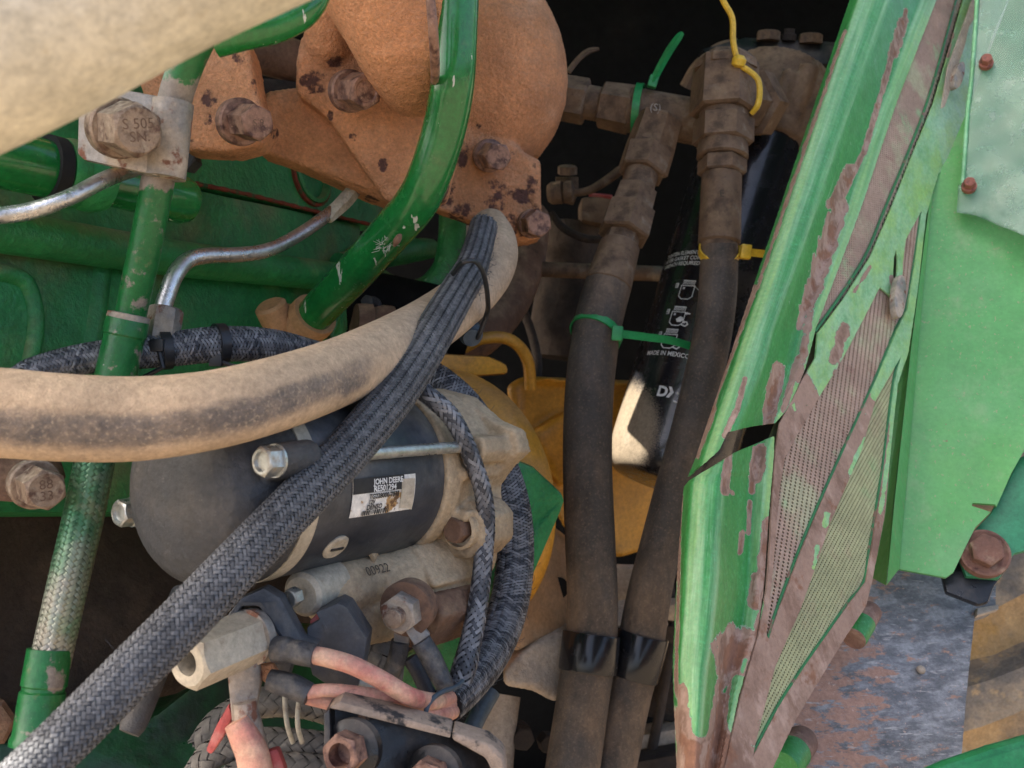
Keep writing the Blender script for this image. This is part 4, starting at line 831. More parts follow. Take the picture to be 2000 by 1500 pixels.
bolt(pcst, 1065, 1445, .82, C3(.3, 0, -1), 34, .012, None, m['darkdirt'])
for q, d_, mt in (([(1285, 1180), (1345, 1180), (1345, 1218), (1285, 1210)], .93, 'palecast'), ([(1285, 1222), (1345, 1225), (1345, 1262), (1285, 1255)], .95, 'darkdirt'), ([(1290, 1330), (1345, 1335), (1345, 1420), (1260, 1400)], .95, 'darkdirt'), ([(1230, 1440), (1345, 1420), (1345, 1540), (1215, 1540)], .93, 'palecast'), ([(1180, 1500), (1345, 1470), (1345, 1560), (1180, 1560)], .9, 'darkdirt')):
    mobj('frame_piece', pprism(q, d_, .03, .003), m[mt], pcst)
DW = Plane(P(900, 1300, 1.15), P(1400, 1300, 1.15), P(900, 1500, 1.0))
single('lower_shade_backdrop', sheet([(200, 1150), (1560, 1150), (1560, 1900), (200, 1900)], [], 80, lambda p, o: DW.at(p, o), .01), m['darkpanel'], 'dark backdrop panel standing in for the shade below the hydraulic hoses', 'panel')  # dark sheet added for the shade low behind the hoses

# ------------------------------------------------------------------ hydraulic hoses and fittings
def chain(parent, a, b, items, mat, name0='fitting'):
    """items: (name, y-fraction start, end, radius px start, end, sides) along axis a->b (x,y,d)"""
    p0, p1 = P(*a), P(*b); ax = unit(p1 - p0); Ln = np.linalg.norm(p1 - p0)
    for nm, f0, f1, r0, r1, sd in items:
        dd = a[2] + (b[2] - a[2]) * (f0 + f1) / 2; s = dd / FX; t0, t1 = f0 * Ln, f1 * Ln; ch = min(.0016, (t1 - t0) * .25)
        pr = [(t0, r0 * s * .90), (t0 + ch, r0 * s), (t1 - ch, r1 * s), (t1, r1 * s * .90)]
        if sd == 6: g = lathe(p0, ax, pr, 48, .3, True, lambda q: hexring(q - .3) * 1.06)
        else: g = lathe(p0, ax, pr, sd, .2)
        mobj(nm, g, mat, parent, 30)
te = thing('tee_fitting', P(1270, 230, .87), 'dirty brown hydraulic tee fitting with nuts beside the rusty manifold', 'hydraulic fitting')
chain(te, (1040, 180, .90), (1370, 240, .87), [('nut', .0, .33, 41, 42, 6), ('neck', .32, .42, 33, 33, 32), ('nut', .41, .60, 42, 45, 6), ('body', .57, 1.0, 44, 44, 32)], m['fitting'])
chain(te, (1290, 225, .855), (1262, 315, .855), [('branch', 0., .75, 42, 46, 6), ('collar', .6, 1.25, 46, 47, 6)], m['fitting'])
v, f = text2d('(S)', .009); o = P(1268, 214, .838); mobj('cast_mark', (o + v[:, :1] * C3(1, -.2, 0) + v[:, 1:2] * C3(.2, 1, 0), f), m['clamp'], te, 0)
h1 = thing('hydraulic_hose', P(1150, 1000, .78), 'wide dusty black hydraulic hose hanging down from the tee fitting', 'hydraulic hose')
chain(h1, (1268, 290, .85), (1188, 555, .80), [('nut', .02, .20, 46, 45, 6), ('neck', .18, .34, 33, 33, 32), ('hex', .32, .50, 40, 42, 6), ('swivel_nut', .46, .66, 48, 50, 6), ('ferrule_neck', .62, .74, 34, 34, 8), ('ferrule', .72, 1.02, 40, 46, 36)], m['fitting'])
h1c = [(1191, 546, .802, 44), (1186, 562, .80, 46), (1166, 640, .795, 47.5), (1151, 760, .785, 48), (1147, 900, .78, 48.5), (1152, 1050, .775, 49.5), (1157, 1180, .77, 50), (1152, 1270, .765, 51), (1136, 1380, .755, 52), (1112, 1540, .74, 54), (1080, 1750, .72, 55)]
def facets(t): return 1 - .018 * abs(math.cos(4.5 * t + .4)) ** 6
mobj('hose', tube(h1c, 110, 72, prof=facets), m['rubber'], h1, 60)
h2 = thing('hydraulic_hose', P(1320, 950, .85), 'narrower hydraulic hose crossing in front of the black filter', 'hydraulic hose')
chain(h2, (1418, 112, .83), (1404, 495, .80), [('elbow_block', .03, .30, 60, 64, 6), ('neck', .28, .34, 48, 48, 32), ('swivel_nut', .325, .455, 56, 56, 6), ('collar', .44, .53, 48, 50, 36), ('hex', .53, .61, 45, 45, 6), ('ferrule', .605, .955, 39, 41, 36), ('ferrule_end', .94, .985, 36, 36, 36)], m['fitting'])
mobj('elbow_top', lathe(P(1417, 135, .829), unit(P(1418, 112, .83) - P(1404, 495, .80)), [(-.004, .0275), (.003, .027), (.010, .021), (.0125, .012), (.013, .002)], 8, .2), m['fitting'], h2, 30)
mobj('elbow_arm', lathe(P(1430, 195, .83), unit(P(1520, 215, .91) - P(1430, 195, .83)), [(0, .02), (.03, .024), (.031, .030), (.052, .030), (.053, .02)], 6, .1), m['fitting'], h2, 30)
v, f = text2d('E', .008); mobj('stamp', (P(1405, 384, .786) + v[:, :1] * C3(1, 0, 0) + v[:, 1:2] * C3(0, 1, 0), f), stampdark, h2, 0)
h2c = [(1405, 478, .80, 35), (1404, 520, .80, 37), (1399, 600, .795, 37.5), (1382, 700, .79, 38), (1352, 830, .785, 39), (1320, 950, .785, 40), (1292, 1060, .785, 41), (1268, 1160, .785, 43), (1250, 1260, .785, 46), (1222, 1370, .78, 47), (1185, 1540, .77, 48), (1130, 1750, .75, 49)]
mobj('hose', tube(h2c, 110, 64, prof=facets), m['rubber'], h2, 60)
# double clamp band
hc = thing('hose_clamp', P(1200, 1275, .78), 'glossy black double hose clamp binding both hydraulic hoses', 'hose clamp')
for cc, y, hw in ((h1c, 1275, .0145), (h2c, 1278, .0175)):
    pts, rr = path(cc, 400); T, _, _ = frames(pts); i = int(np.argmin(abs(to_px(pts)[:, 1] - y)))
    mobj('band', lathe(pts[i], T[i], [(-hw, rr[i] * .98), (-hw, rr[i] * 1.10), (-hw + .001, rr[i] * 1.12), (hw - .001, rr[i] * 1.12), (hw, rr[i] * 1.10), (hw, rr[i] * .98)], 48), M('glossy_black_band', (.010, .011, .014), .22, layers=[L((.10, .08, .06), 60, .66, .8, amt=.35)], grit=.2) if y == 1275 else bpy.data.materials['glossy_black_band'], hc)
# cable ties
def tie(label, mat, cc, y, w_, headdir, tail, band_r=1.04, rest=None):
    pts, rr = path(cc, 500); T, _, _ = frames(pts); i = int(np.argmin(abs(to_px(pts)[:, 1] - y)))
    z = thing('cable_tie', pts[i], label, 'cable tie')
    ax = T[i] if rest is None else unit(T[i] + rest)
    mobj('band', zipband(pts[i], ax, rr[i] * band_r, w_, .0014), mat, z)
    hd = P(*headdir); mobj('head', box(hd, C3(1, -.1, 0) * .0042, C3(.1, 1, 0) * .0058, F_ * .004, .0012), mat, z)
    tl = Pa(crom([(a, b, c) for a, b, c in tail], 24)); T2, _, _ = frames(tl); g = MB(); n = len(tl)
    sd = np.cross(T2, F_); sd /= np.linalg.norm(sd, axis=1)[:, None]; hw = w_ / 2
    V = np.concatenate([tl + sd * hw - F_ * .0006, tl - sd * hw - F_ * .0006, tl - sd * hw + F_ * .0006, tl + sd * hw + F_ * .0006]); F = []
    for k in range(n - 1):
        for q in range(4): a_, b_ = q * n + k, ((q + 1) % 4) * n + k; F.append((a_, b_, b_ + 1, a_ + 1))
    F += [(0, n, 2 * n, 3 * n), (n - 1, 2 * n - 1, 3 * n - 1, 4 * n - 1)]
    mobj('tail', (V, F), mat, z, 30); return z
tie('green cable tie round the hanging hydraulic hose with its tail across the filter', m['zipgreen'], h1c, 650, .0062, (1205, 651, .768), [(1205, 651, .768), (1260, 658, .775), (1310, 665, .785), (1352, 677, .80)], rest=C3(-.25, .1, -.35) * .5)
tie('yellow cable tie round the narrower hose just below its ferrule', m['zipyellow'], h2c, 490, .0062, (1456, 492, .79), [(1456, 492, .79), (1475, 494, .792), (1500, 497, .795)], rest=C3(0, 0, .12))
z = thing('cable_tie', P(1245, 210, .86), 'green cable tie round the tee fitting with its tail pointing up', 'cable tie')
mobj('band', zipband(P(1246, 215, .8785), unit(P(1370, 240, .87) - P(1040, 180, .90)) + U_ * .10, .0218, .0065, .0016), m['zipgreen'], z)
mobj('head', box(P(1275, 160, .862), C3(1, -.3, 0) * .0040, C3(.3, 1, 0) * .0052, F_ * .004, .0012), m['zipgreen'], z)
mobj('tail', tube([(1275, 160, .86, 7), (1290, 130, .858, 7.5), (1308, 98, .856, 8), (1326, 72, .855, 7), (1333, 64, .855, 4)], 24, 4), m['zipgreen'], z)
z = thing('cable_tie', P(1450, 130, .85), 'yellow tie cord looped round the elbow block, its end reaching upward', 'cable tie')
mobj('loop', tube([(1435, 122, .80, 6), (1462, 138, .80, 6), (1480, 155, .80, 6), (1484, 180, .80, 6), (1480, 205, .80, 6), (1468, 222, .805, 5)], 40, 8), m['zipyellow'], z)
mobj('tail', tube([(1380, -160, .78, 6), (1400, -40, .79, 6), (1412, 0, .792, 6), (1430, 35, .795, 6), (1432, 80, .797, 6), (1440, 120, .80, 6)], 40, 8), m['zipyellow'], z)
mobj('knot', lathe(P(1443, 120, .798), C3(.2, 1, -.3), [(-.005, .002), (-.003, .0055), (.002, .006), (.005, .003)], 16), m['zipyellow'], z)
single('old_tie_tail', tube([(1110, 140, .95, 6), (1130, 115, .95, 6), (1150, 100, .95, 6), (1170, 95, .95, 3)], 16, 6), m['fitting'], 'faded olive tie end sticking up behind the manifold elbow', 'cable tie')

# ------------------------------------------------------------------ oil filter
Ft, Fb = P(1482, 300, .935), P(1308, 905, .865); FA = unit(Fb - Ft); FL = np.linalg.norm(Fb - Ft); FR = .0555
of = thing('oil_filter', Fb, 'glossy black spin-on oil filter with white instructions behind the hoses', 'oil filter')
prof = [(0, .045), (0, FR)] + [(t, FR) for t in np.linspace(.004, FL - .012, 60)] + [(FL - .012 + .030 * math.sin(a), FR - .012 + .012 * math.cos(a) - .0 * a) for a in np.linspace(0.1, 1.4, 10)] + [(FL + .020, .034), (FL + .020, .002)]
V, F = lathe(Ft, FA, prof, 160)
p = to_px(V); du = np.clip(1.5 - ((p[:, 0] - 1225) / 62) ** 2 - ((p[:, 1] - 830) / 85) ** 2, 0, 1)  # dust laid over the sun patch, its brightness partly in the colour
mobj('canister', (V, F), m['filter'], of, 40, attrs={'dust': du})
def fhit(x, y):                       # surface point of the canister under this pixel -> (angle, t)
    D = unit(P(x, y, 1) - CAMLOC); w0 = CAMLOC - Ft; d_ = D - (D @ FA) * FA; w_ = w0 - (w0 @ FA) * FA
    a, b, c = d_ @ d_, 2 * d_ @ w_, w_ @ w_ - FR ** 2; t = (-b - math.sqrt(max(0, b * b - 4 * a * c))) / (2 * a); q = CAMLOC + D * t
    _, u, v = basis(FA); r = q - Ft; return math.atan2(r @ v, r @ u), r @ FA
_, fu, fv = basis(FA); FS = 1 if fhit(1320, 600)[0] > fhit(1300, 600)[0] else -1
def onfil(V2, x, y, lift=.0005, rot=0.0):
    a0, t0 = fhit(x, y); c_, s_ = math.cos(rot), math.sin(rot); out = []
    for u, v in V2:
        u, v = u * c_ - v * s_, u * s_ + v * c_; a = a0 + FS * u / FR; out.append(Ft + FA * (t0 - v) + (math.cos(a) * fu + math.sin(a) * fv) * (FR + lift))
    return np.array(out)
def ftext(s, x, y, size, bold=.0002, name='print'):
    v, f = text2d(s, size, bold); mobj(name, (onfil(v * [.92, 1], x, y), f), m['white'], of, 0)
ftext('TIGHTEN ELEMENT 1/2 TURN', 1304, 508, .0052, .00008); ftext('AFTER GASKET CONTACT.', 1301, 518, .0052, .00008); ftext('WRENCH REQUIRED.', 1298, 528, .0052, .00008)
ftext('MADE IN MEXICO', 1264, 694, .0058, .00008)
def poly2(pts): return np.array(pts, float), [tuple(range(len(pts)))]
def stroke(g, pts, w_=.0008):
    pts = np.array(pts, float)
    for a, b in zip(pts[:-1], pts[1:]):
        d = unit(b - a); n = np.array([-d[1], d[0]]) * w_ / 2; d = d * w_ * .3; g.append(([a - d - n, b + d - n, b + d + n, a - d + n]))
def ficon(x, y, num, extra=0, s=.0165):
    polys = []
    for i in range(9): polys.append([(.002 * i - .0085, 0), (.002 * i - .0075, 0), (.002 * i - .0068, .0055), (.002 * i - .0078, .0055)])
    polys.append([(-.0088, .0052), (.0092, .0052), (.0092, .0064), (-.0088, .0064)])
    stroke(polys, [(-.0098, -.0015), (.0098, -.0015), (.0098, -.017), (.005, -.021), (-.005, -.021), (-.0098, -.017), (-.0098, -.0015)], .0011)
    polys.append([(-.0065, -.004), (-.0035, -.004), (-.0035, -.007), (-.0065, -.007)])
    polys.append([(-.0195, -.005), (-.0145, -.005), (-.0145, .002), (-.0195, .002)])
    if extra >= 1:
        stroke(polys, [(.008, -.019), (.014, -.021), (.017, -.018), (.015, -.015), (.0115, -.0155)], .0018); polys.append([(.0085, -.0155), (.0125, -.013), (.0125, -.0175)])
    if extra == 1:
        polys.append([(-.001, -.012), (.004, -.008), (.008, -.009), (.0098, -.0125), (.006, -.016), (.001, -.016)])
        stroke(polys, [(.011, -.003), (.016, -.003)], .0022); polys.append([(.0092, -.003), (.0125, -.0005), (.0125, -.0055)])
    if extra == 0: stroke(polys, [(.010, -.002), (.018, -.008), (.020, -.014)], .0007)
    g = MB()
    for q in polys: v, f = poly2(q); g.add(onfil(v * .66, x, y), f)
    mobj('instruction_symbol', g, m['white'], of, 0)
    v, f = text2d(num, .0075, .0001); mobj('numeral', (onfil((v + [-.0190, -.0043]) * .66, x, y, .0009), f), m['ink'], of, 0)
ficon(1345, 556, '1', 0); ficon(1327, 607, '2', 1); ficon(1311, 651, '3', 2)
v, f = text2d('D', .0125, .0005); mobj('print', (onfil(v, 1282, 772), f), m['white'], of, 0)
g = MB()
for q in ([(.012, .0125), (.0155, .0125), (.0195, .006), (.0155, .006)], [(.0155, .0065), (.0195, .0065), (.0155, -.0005), (.012, -.0005)]): v, f = poly2(q); g.add(onfil(v * .75, 1282, 772), f)
pl = []; stroke(pl, [(.022, -.003), (.030, -.005), (.035, -.002), (.033, .001), (.029, .001)], .0016); pl.append([(.0255, .001), (.0295, .0032), (.0295, -.0012)])
for q in pl: v, f = poly2(q); g.add(onfil(v * .75, 1282, 772), f)
mobj('brand_mark', g, m['white'], of, 0)
ftext('+1', 1319, 772, .0052)
# filter head
fh = thing('filter_head', P(1520, 220, .95), 'dirty brown cast filter head above the black filter', 'filter head')
g = MB(); up = -FA
g.add(*lathe(Ft + FA * .004, up, [(0, .0), (0, .060), (.012, .061), (.016, .054), (.05, .05), (.09, .048), (.091, 0)], 48))
cc_ = P(1500, 215, .93); cx = C3(-.25, -.05, -1)
g.add(*lathe(cc_, cx, [(-.05, 0), (-.05, .044), (.012, .042), (.013, 0)], 40)); g.add(*lathe(cc_ + cx * .012, cx, [(-.01, 0), (-.01, .034), (.008, .033), (.009, 0)], 36))
for x, y, w_ in ((1545, 140, 16), (1582, 130, 20), (1600, 170, 12)): g.add(*tube([(x, y, .885, w_), (x - 20, y + 60, .885, w_), (x - 45, y + 150, .89, w_ * .9)], 8, 14))
g.add(*pprism([(1560, 230), (1620, 230), (1600, 320), (1530, 320)], .915, .05, .004))
V, F = rough_up(remesh(g, .0022, 3), .0002); mobj('body', (V, F), m['fitting'], fh, 60)
mobj('mount_plate', pprism([(1370, 95, .96), (1455, 72, .96), (1650, 82, .95), (1650, 122, .94), (1600, 128, .94), (1450, 108, .945), (1385, 112, .955)], .95, .05, .003), m['blackmetal'], fh)
for x, y in ((1500, 76), (1582, 82)):
    b = mobj('bolt', hexhead(P(x, y + 4, .952), C3(.05, 1, -.15), .021, .009, .4), m['fitting'], fh, 30)
mobj('cap_bolt', lathe(P(1540, 80, .955), C3(.05, 1, -.2), [(0, .007), (.006, .007), (.007, .005), (.011, .005)], 14), m['darkdirt'], fh)
mobj('bracket_arm', tube([(1340, 170, 1.0, 14), (1362, 130, .99, 12), (1400, 95, .98, 10), (1440, 82, .97, 8)], 20, 10), m['fitting'], fh)
# ------------------------------------------------------------------ odds and ends in the dark behind
ct = thing('cross_tube', P(1130, 525, 1.0), 'dusty brown tube running level behind the hydraulic hoses', 'tube')
mobj('tube', tube([(930, 515, .98, 13), (1000, 522, .99, 14), (1100, 528, 1.0, 15), (1300, 535, 1.02, 15)], 30, 18), m['fitting'], ct)
rc = thing('rear_canister', P(1110, 600, 1.08), 'dark cylindrical canister standing behind the cross tube', 'canister')
mobj('body', lathe(P(1125, 440, 1.1), C3(-.12, -1, -.05), [(0, .03), (.002, .034), (.12, .038), (.15, .032), (.152, .0)], 36), m['darkdirt'], rc)
mobj('strap', tube([(1075, 415, 1.0, 7), (1100, 445, 1.0, 8), (1140, 465, 1.0, 8), (1180, 468, 1.0, 7)], 24, 8), m['darkdirt'], rc)
rp2 = thing('rear_duct', P(1010, 560, 1.0), 'brown dusty duct elbow behind the dusty hose end', 'duct')
mobj('duct', tube([(1020, 430, 1.05, 55), (1010, 520, 1.0, 52), (985, 590, .96, 48), (940, 650, .92, 44), (880, 690, .9, 40)], 30, 24), m['browncast'], rp2)
sn = thing('sensor_plug', P(1095, 375, .95), 'small dusty sensor plug with cable behind the manifold flange', 'sensor')
mobj('plug', lathe(P(1070, 378, .96), C3(1, .05, -.2), [(0, .008), (.004, .011), (.014, .011), (.015, .008), (.017, .0105), (.024, .0105), (.026, .006)], 20), m['fitting'], sn)
mobj('cable', tube([(1112, 378, .955, 7), (1150, 372, .955, 8), (1185, 352, .955, 9), (1215, 330, .955, 9)], 24, 12), m['fitting'], sn)
mobj('nut', hexhead(P(1108, 340, .96), C3(0, 1, -.4), .017, .008, .2), m['fitting'], sn, 30)
mobj('bracket', pprism([(1085, 345), (1130, 345), (1130, 375), (1120, 400), (1085, 390)], .97, .004, .001), m['fitting'], sn)
ob = thing('mount_block', P(1170, 410, 1.05), 'dusty brown block in the dark behind the hanging hose ferrule', 'block')
mobj('block', pprism([(1135, 385), (1200, 380), (1190, 440), (1135, 430)], 1.05, .05, .004), m['fitting'], ob)
single('red_clip', MB().add(*tube([(1150, 380, 1.0, 4), (1175, 382, 1.0, 4), (1195, 385, 1.0, 5)], 10, 6)), m['redwire'], 'tiny red cable clip behind the hanging hose', 'clip')
for lab, cc in (('dark cable looping down in the gap behind the dusty hose end', [(1000, 560, 1.06, 8), (1035, 640, 1.05, 9), (1050, 720, 1.02, 9), (1030, 800, 1.0, 8)]), ('dark cable running down behind the narrower hydraulic hose', [(1300, 1090, .97, 9), (1312, 1220, .96, 10), (1290, 1380, .94, 10), (1245, 1600, .9, 10)])):
    cable('rear_cable', lab, cc, m['darkdirt'], 'cable', n=30)
ps = thing('transfer_pump', P(760, 620, .8), 'dark dusty pump housing under the curved green pipe', 'pump')
g = MB(); g.add(*lathe(P(690, 650, .80), C3(1, -.12, .35), [(0, .0), (0, .024), (.012, .026), (.014, .023), (.022, .026), (.03, .026), (.031, .02), (.05, .018), (.051, 0)], 32))
mobj('coupling', g, m['browncast'], ps); mobj('body', lathe(P(735, 600, .84), C3(1, -.25, .2), [(-.03, 0), (-.03, .024), (.0, .03), (.08, .034), (.081, 0)], 28), m['darkpanel'], ps)
bolt(ps, 728, 596, .81, C3(-.3, .2, -1), 24, .010, 34, m['cap'], m['cap'])
sl = thing('sunlit_plate', P(905, 470, 1.0), 'sunlit pale strip seen between the braided sleeve and the manifold', 'plate')
mobj('strip', pprism([(890, 430), (925, 440), (905, 520), (880, 520)], 1.02, .006, .001), m['palecast'], sl)
# ------------------------------------------------------------------ green side shield with rusted screens
SP = Plane(P(1330, 1300, .50), P(1650, 0, .80), P(1700, 1250, .60))
sg = thing('side_shield', SP.at([(1450, 1400)])[0], 'green sheet metal side shield with rusted perforated screens and peeling paint', 'shield')
def xl(y): return np.where(y < 925, 1662 - .335 * y, np.interp(y, [925, 945, 1100, 1300, 1500, 1560], [1346, 1340, 1328, 1318, 1326, 1330]))
def xr(y): return np.interp(y, [-400, 0, 206, 412, 600, 650, 700, 745, 830, 880, 1000, 1150, 1240, 1350, 1560], [1975, 1827, 1747, 1678, 1607, 1588, 1578, 1562, 1520, 1512, 1502, 1492, 1478, 1445, 1400])
def chan(p, o):                        # rolled front edge, ridge, valley, crease
    u = (p[:, 0] - xl(p[:, 1])) / (xr(p[:, 1]) - xl(p[:, 1])); u = np.clip(u, -.05, 1.05)
    off = np.interp(u, [-.05, 0, .05, .08, .15, .25, .36, .44, .52, .62, .72, .80, .84, .92, 1.05], [-.022, -.020, -.010, -.003, .002, .007, .0105, .0105, .007, .000, -.005, -.006, -.004, .0005, .0005])
    b = SP.at(p); v = CAMLOC - b; v /= np.linalg.norm(v, axis=1)[:, None]
    return b + v * (1.35 * off)[:, None] + SP.n * o
def rustmask(spots):
    def f(V): return blobs(V, spots)
    return f
ys = np.arange(-50, 861, 30)
up_outer = [(float(xl(y)), y) for y in np.arange(-350, 906, 40)] + [(1348, 930), (1404, 880), (1422, 844), (1470, 832), (1514, 826), (1520, 820)] + [(float(xr(y)) + 2, y) for y in np.arange(800, -351, -40)]
up_outer = np.array(up_outer, float)
# distance helper for elongated rust along lines
def segmask(V, segs):
    p = to_px(V); a = np.zeros(len(p))
    for x0, y0, x1, y1, w_, s in segs:
        d = np.array([x1 - x0, y1 - y0], float); t = np.clip(((p - [x0, y0]) @ d) / (d @ d), 0, 1); q = np.linalg.norm(p - ([x0, y0] + t[:, None] * d), axis=1) / w_
        a = np.maximum(a, s * np.clip(1.4 - q, 0, 1))
    return a
def fade_shade_u(V): p = to_px(V); u = (p[:, 0] - xl(p[:, 1])) / (xr(p[:, 1]) - xl(p[:, 1])); return np.interp(u, [.05, .10, .2, .38, .44, .5, .62, .74, .80, .86, 1], [0, .85, .7, .35, .55, .1, 0, .05, .2, .6, .7])  # pale ridge, deep green valley: the channel's light and shade put into colour
RS = [(1770, 20, 1700, 260, 4, .9), (1763, 45, 1745, 105, 11, 1), (1742, 110, 1690, 290, 6, .95), (1690, 290, 1645, 385, 6, .95), (1660, 330, 1625, 400, 12, .9), (1640, 400, 1590, 560, 17, 1), (1625, 470, 1575, 600, 14, 1), (1570, 610, 1560, 640, 7, .7), (1520, 720, 1505, 800, 15, 1), (1515, 740, 1500, 830, 10, .9), (1455, 740, 1440, 800, 6, .85),
      (1440, 800, 1415, 850, 7, .9), (1650, 60, 1480, 560, 4, .75), (1475, 560, 1360, 880, 6, .8), (1590, 560, 1560, 740, 10, .6), (1395, 800, 1360, 890, 6, .8), (1560, 700, 1530, 800, 8, .75)]
V, F, UV = sheet(up_outer, [], 4, chan, .0018, .25)
def chuv(UV): q = UV * 1000; u = (q[:, 0] - xl(q[:, 1])) / (xr(q[:, 1]) - xl(q[:, 1])); return np.stack([u * .16, q[:, 1] * .00005], 1)
UV = chuv(UV)
mobj('edge_channel', (V, F, UV), m['shield'], sg, 50, attrs={'rust': segmask(V, RS), 'fade_shade': fade_shade_u(V)})
lo_outer = [(1340, 950), (1352, 936), (1408, 902), (1440, 882), (1498, 858), (1512, 852)] + [(float(xr(y)), y) for y in np.arange(880, 1641, 40)] + [(float(xl(y)), y) for y in np.arange(1640, 949, -40)]
V, F, UV = sheet(np.array(lo_outer, float), [], 4, chan, .0018, .3); UV = chuv(UV)
RL = [(1425, 880, 1415, 960, 9, .9), (1485, 880, 1475, 930, 14, 1), (1470, 930, 1468, 960, 7, .9), (1465, 980, 1462, 1040, 5, .85), (1450, 1040, 1445, 1080, 6, .8), (1430, 960, 1432, 965, 4, .8), (1500, 1020, 1485, 1150, 11, .95), (1480, 1130, 1475, 1180, 14, 1), (1500, 1180, 1480, 1250, 14, 1),
      (1440, 1260, 1425, 1300, 40, 1.1), (1450, 1260, 1500, 1240, 20, 1.1), (1440, 1300, 1395, 1420, 34, 1.15), (1420, 1440, 1390, 1560, 60, 1.2), (1335, 1350, 1345, 1400, 16, .95), (1350, 1400, 1355, 1560, 32, 1.2), (1330, 950, 1320, 1350, 4, .8), (1425, 1230, 1412, 1252, 8, .9), (1480, 1280, 1440, 1500, 26, 1.1), (1385, 1440, 1380, 1520, 30, 1.2)]
mk = segmask(V, RL)
KEEP = [(1372, 1300, 1366, 1420, 26, 1.), (1440, 1330, 1432, 1420, 16, 1.), (1455, 1290, 1450, 1310, 5, 1.), (1420, 1340, 1415, 1350, 5, .8)]
mk = mk - 1.2 * segmask(V, KEEP)
mobj('lower_channel', (V, F, UV), m['shield'], sg, 50, attrs={'rust': np.clip(mk, 0, 1.2), 'fade_shade': fade_shade_u(V)})
# screen frame sheet with openings
S1 = [(1950, -350), (1984, -350), (1884, -50), (1871, 0), (1810, 206), (1728, 412), (1691, 500), (1640, 580), (1592, 646), (1607, 600), (1679, 400), (1747, 206), (1827, 0)]
S2 = [(1799, 412), (1784, 520), (1769, 604), (1751, 640), (1706, 750), (1646, 882), (1604, 975), (1562, 1074), (1517, 1194), (1500, 1248), (1495, 1240), (1499, 1185), (1511, 1050), (1520, 960), (1532, 894), (1568, 829), (1604, 766), (1634, 718), (1670, 649), (1715, 562), (1730, 575), (1752, 600), (1757, 568), (1761, 510), (1767, 469)]
S3 = [(1757, 697), (1745, 750), (1724, 918), (1700, 1065), (1688, 1137), (1658, 1176), (1610, 1245), (1568, 1305), (1520, 1380), (1472, 1470), (1467, 1479), (1472, 1455), (1514, 1299), (1559, 1194), (1616, 1026), (1682, 879), (1709, 781)]
slit = [(1748, 488), (1751, 505), (1749, 540), (1744, 556), (1741, 540), (1743, 505)]
fr_outer = [(1990, -350), (2120, -350), (1990, -50), (1935, 70), (1900, 180), (1870, 300), (1832, 340), (1808, 420), (1790, 560), (1771, 690), (1752, 750), (1742, 850), (1726, 1000), (1704, 1110), (1700, 1134), (1688, 1185), (1649, 1245), (1610, 1311), (1550, 1410), (1520, 1470), (1430, 1660), (1372, 1660), (1449, 1350), (1480, 1240), (1494, 1150), (1504, 1000), (1514, 880), (1522, 828), (1564, 745), (1590, 700), (1594, 652), (1645, 584), (1698, 502), (1738, 412), (1820, 206), (1880, 0)]
def frm(p, o): return SP.at(p, o + .0010 + .0006 * np.sin(p[:, 1] * .013))
V, F, UV = sheet(np.array(fr_outer, float), [S2, S3, slit], 4.5, frm, .0012, .2)
p = to_px(V)
mk = np.clip((p[:, 1] - np.interp(p[:, 0], [1500, 1560, 1600, 1640, 1700, 1760], [700, 735, 770, 690, 740, 860])) / 40, 0, 1) * 1.05
GREENS = [(1705, 760, 1712, 775, 9, 1.2), (1690, 860, 1665, 920, 7, 1.2), (1616, 1005, 1612, 1025, 6, 1.1), (1596, 1070, 1590, 1110, 5, 1.1), (1712, 690, 1735, 650, 16, 1.2), (1757, 740, 1720, 1000, 5, 1.), (1550, 790, 1552, 800, 3, 1.), (1488, 1180, 1480, 1210, 5, 1.), (1560, 860, 1568, 848, 4, 1.)]
mk = np.maximum(mk, segmask(V, [(1865, 30, 1850, 110, 5, .7), (1700, 520, 1668, 570, 4, .7), (1650, 640, 1630, 700, 12, .8), (1560, 740, 1585, 790, 22, .9), (1740, 540, 1752, 600, 5, .8)]))
mk = np.clip(mk - 1.3 * segmask(V, GREENS), 0, .72)
mobj('screen_frame', (V, F, UV * [1, .5]), m['shield'], sg, 50, attrs={'rust': mk, 'fade_shade': np.full(len(V), .85)})
# inner lips of the screen openings
def lip(pts, r=.0014, off=.0018): c_ = crom(pts, 90); return sweep(SP.at(c_[:, :2], off), r, 8)
lipm = M('dark_green_lip', (.02, .15, .045), .5, layers=[L((.2, .1, .07), 60, .56, .66)])
mobj('screen_lip', lip([(1878, -40), (1868, 0), (1809, 206), (1727, 412), (1690, 500), (1640, 580), (1592, 648)], .0011, -.0004), lipm, sg)
mobj('screen_lip', lip([(1799, 414), (1784, 520), (1769, 604), (1750, 642), (1705, 750), (1645, 882), (1603, 975), (1561, 1074), (1516, 1194), (1500, 1246)], .0010, -.0004), lipm, sg)
mobj('screen_lip', lip([(1757, 699), (1744, 750), (1723, 918), (1699, 1065), (1687, 1137), (1657, 1176), (1609, 1245), (1567, 1305), (1519, 1380), (1471, 1470)], .0009, -.0004), lipm, sg)
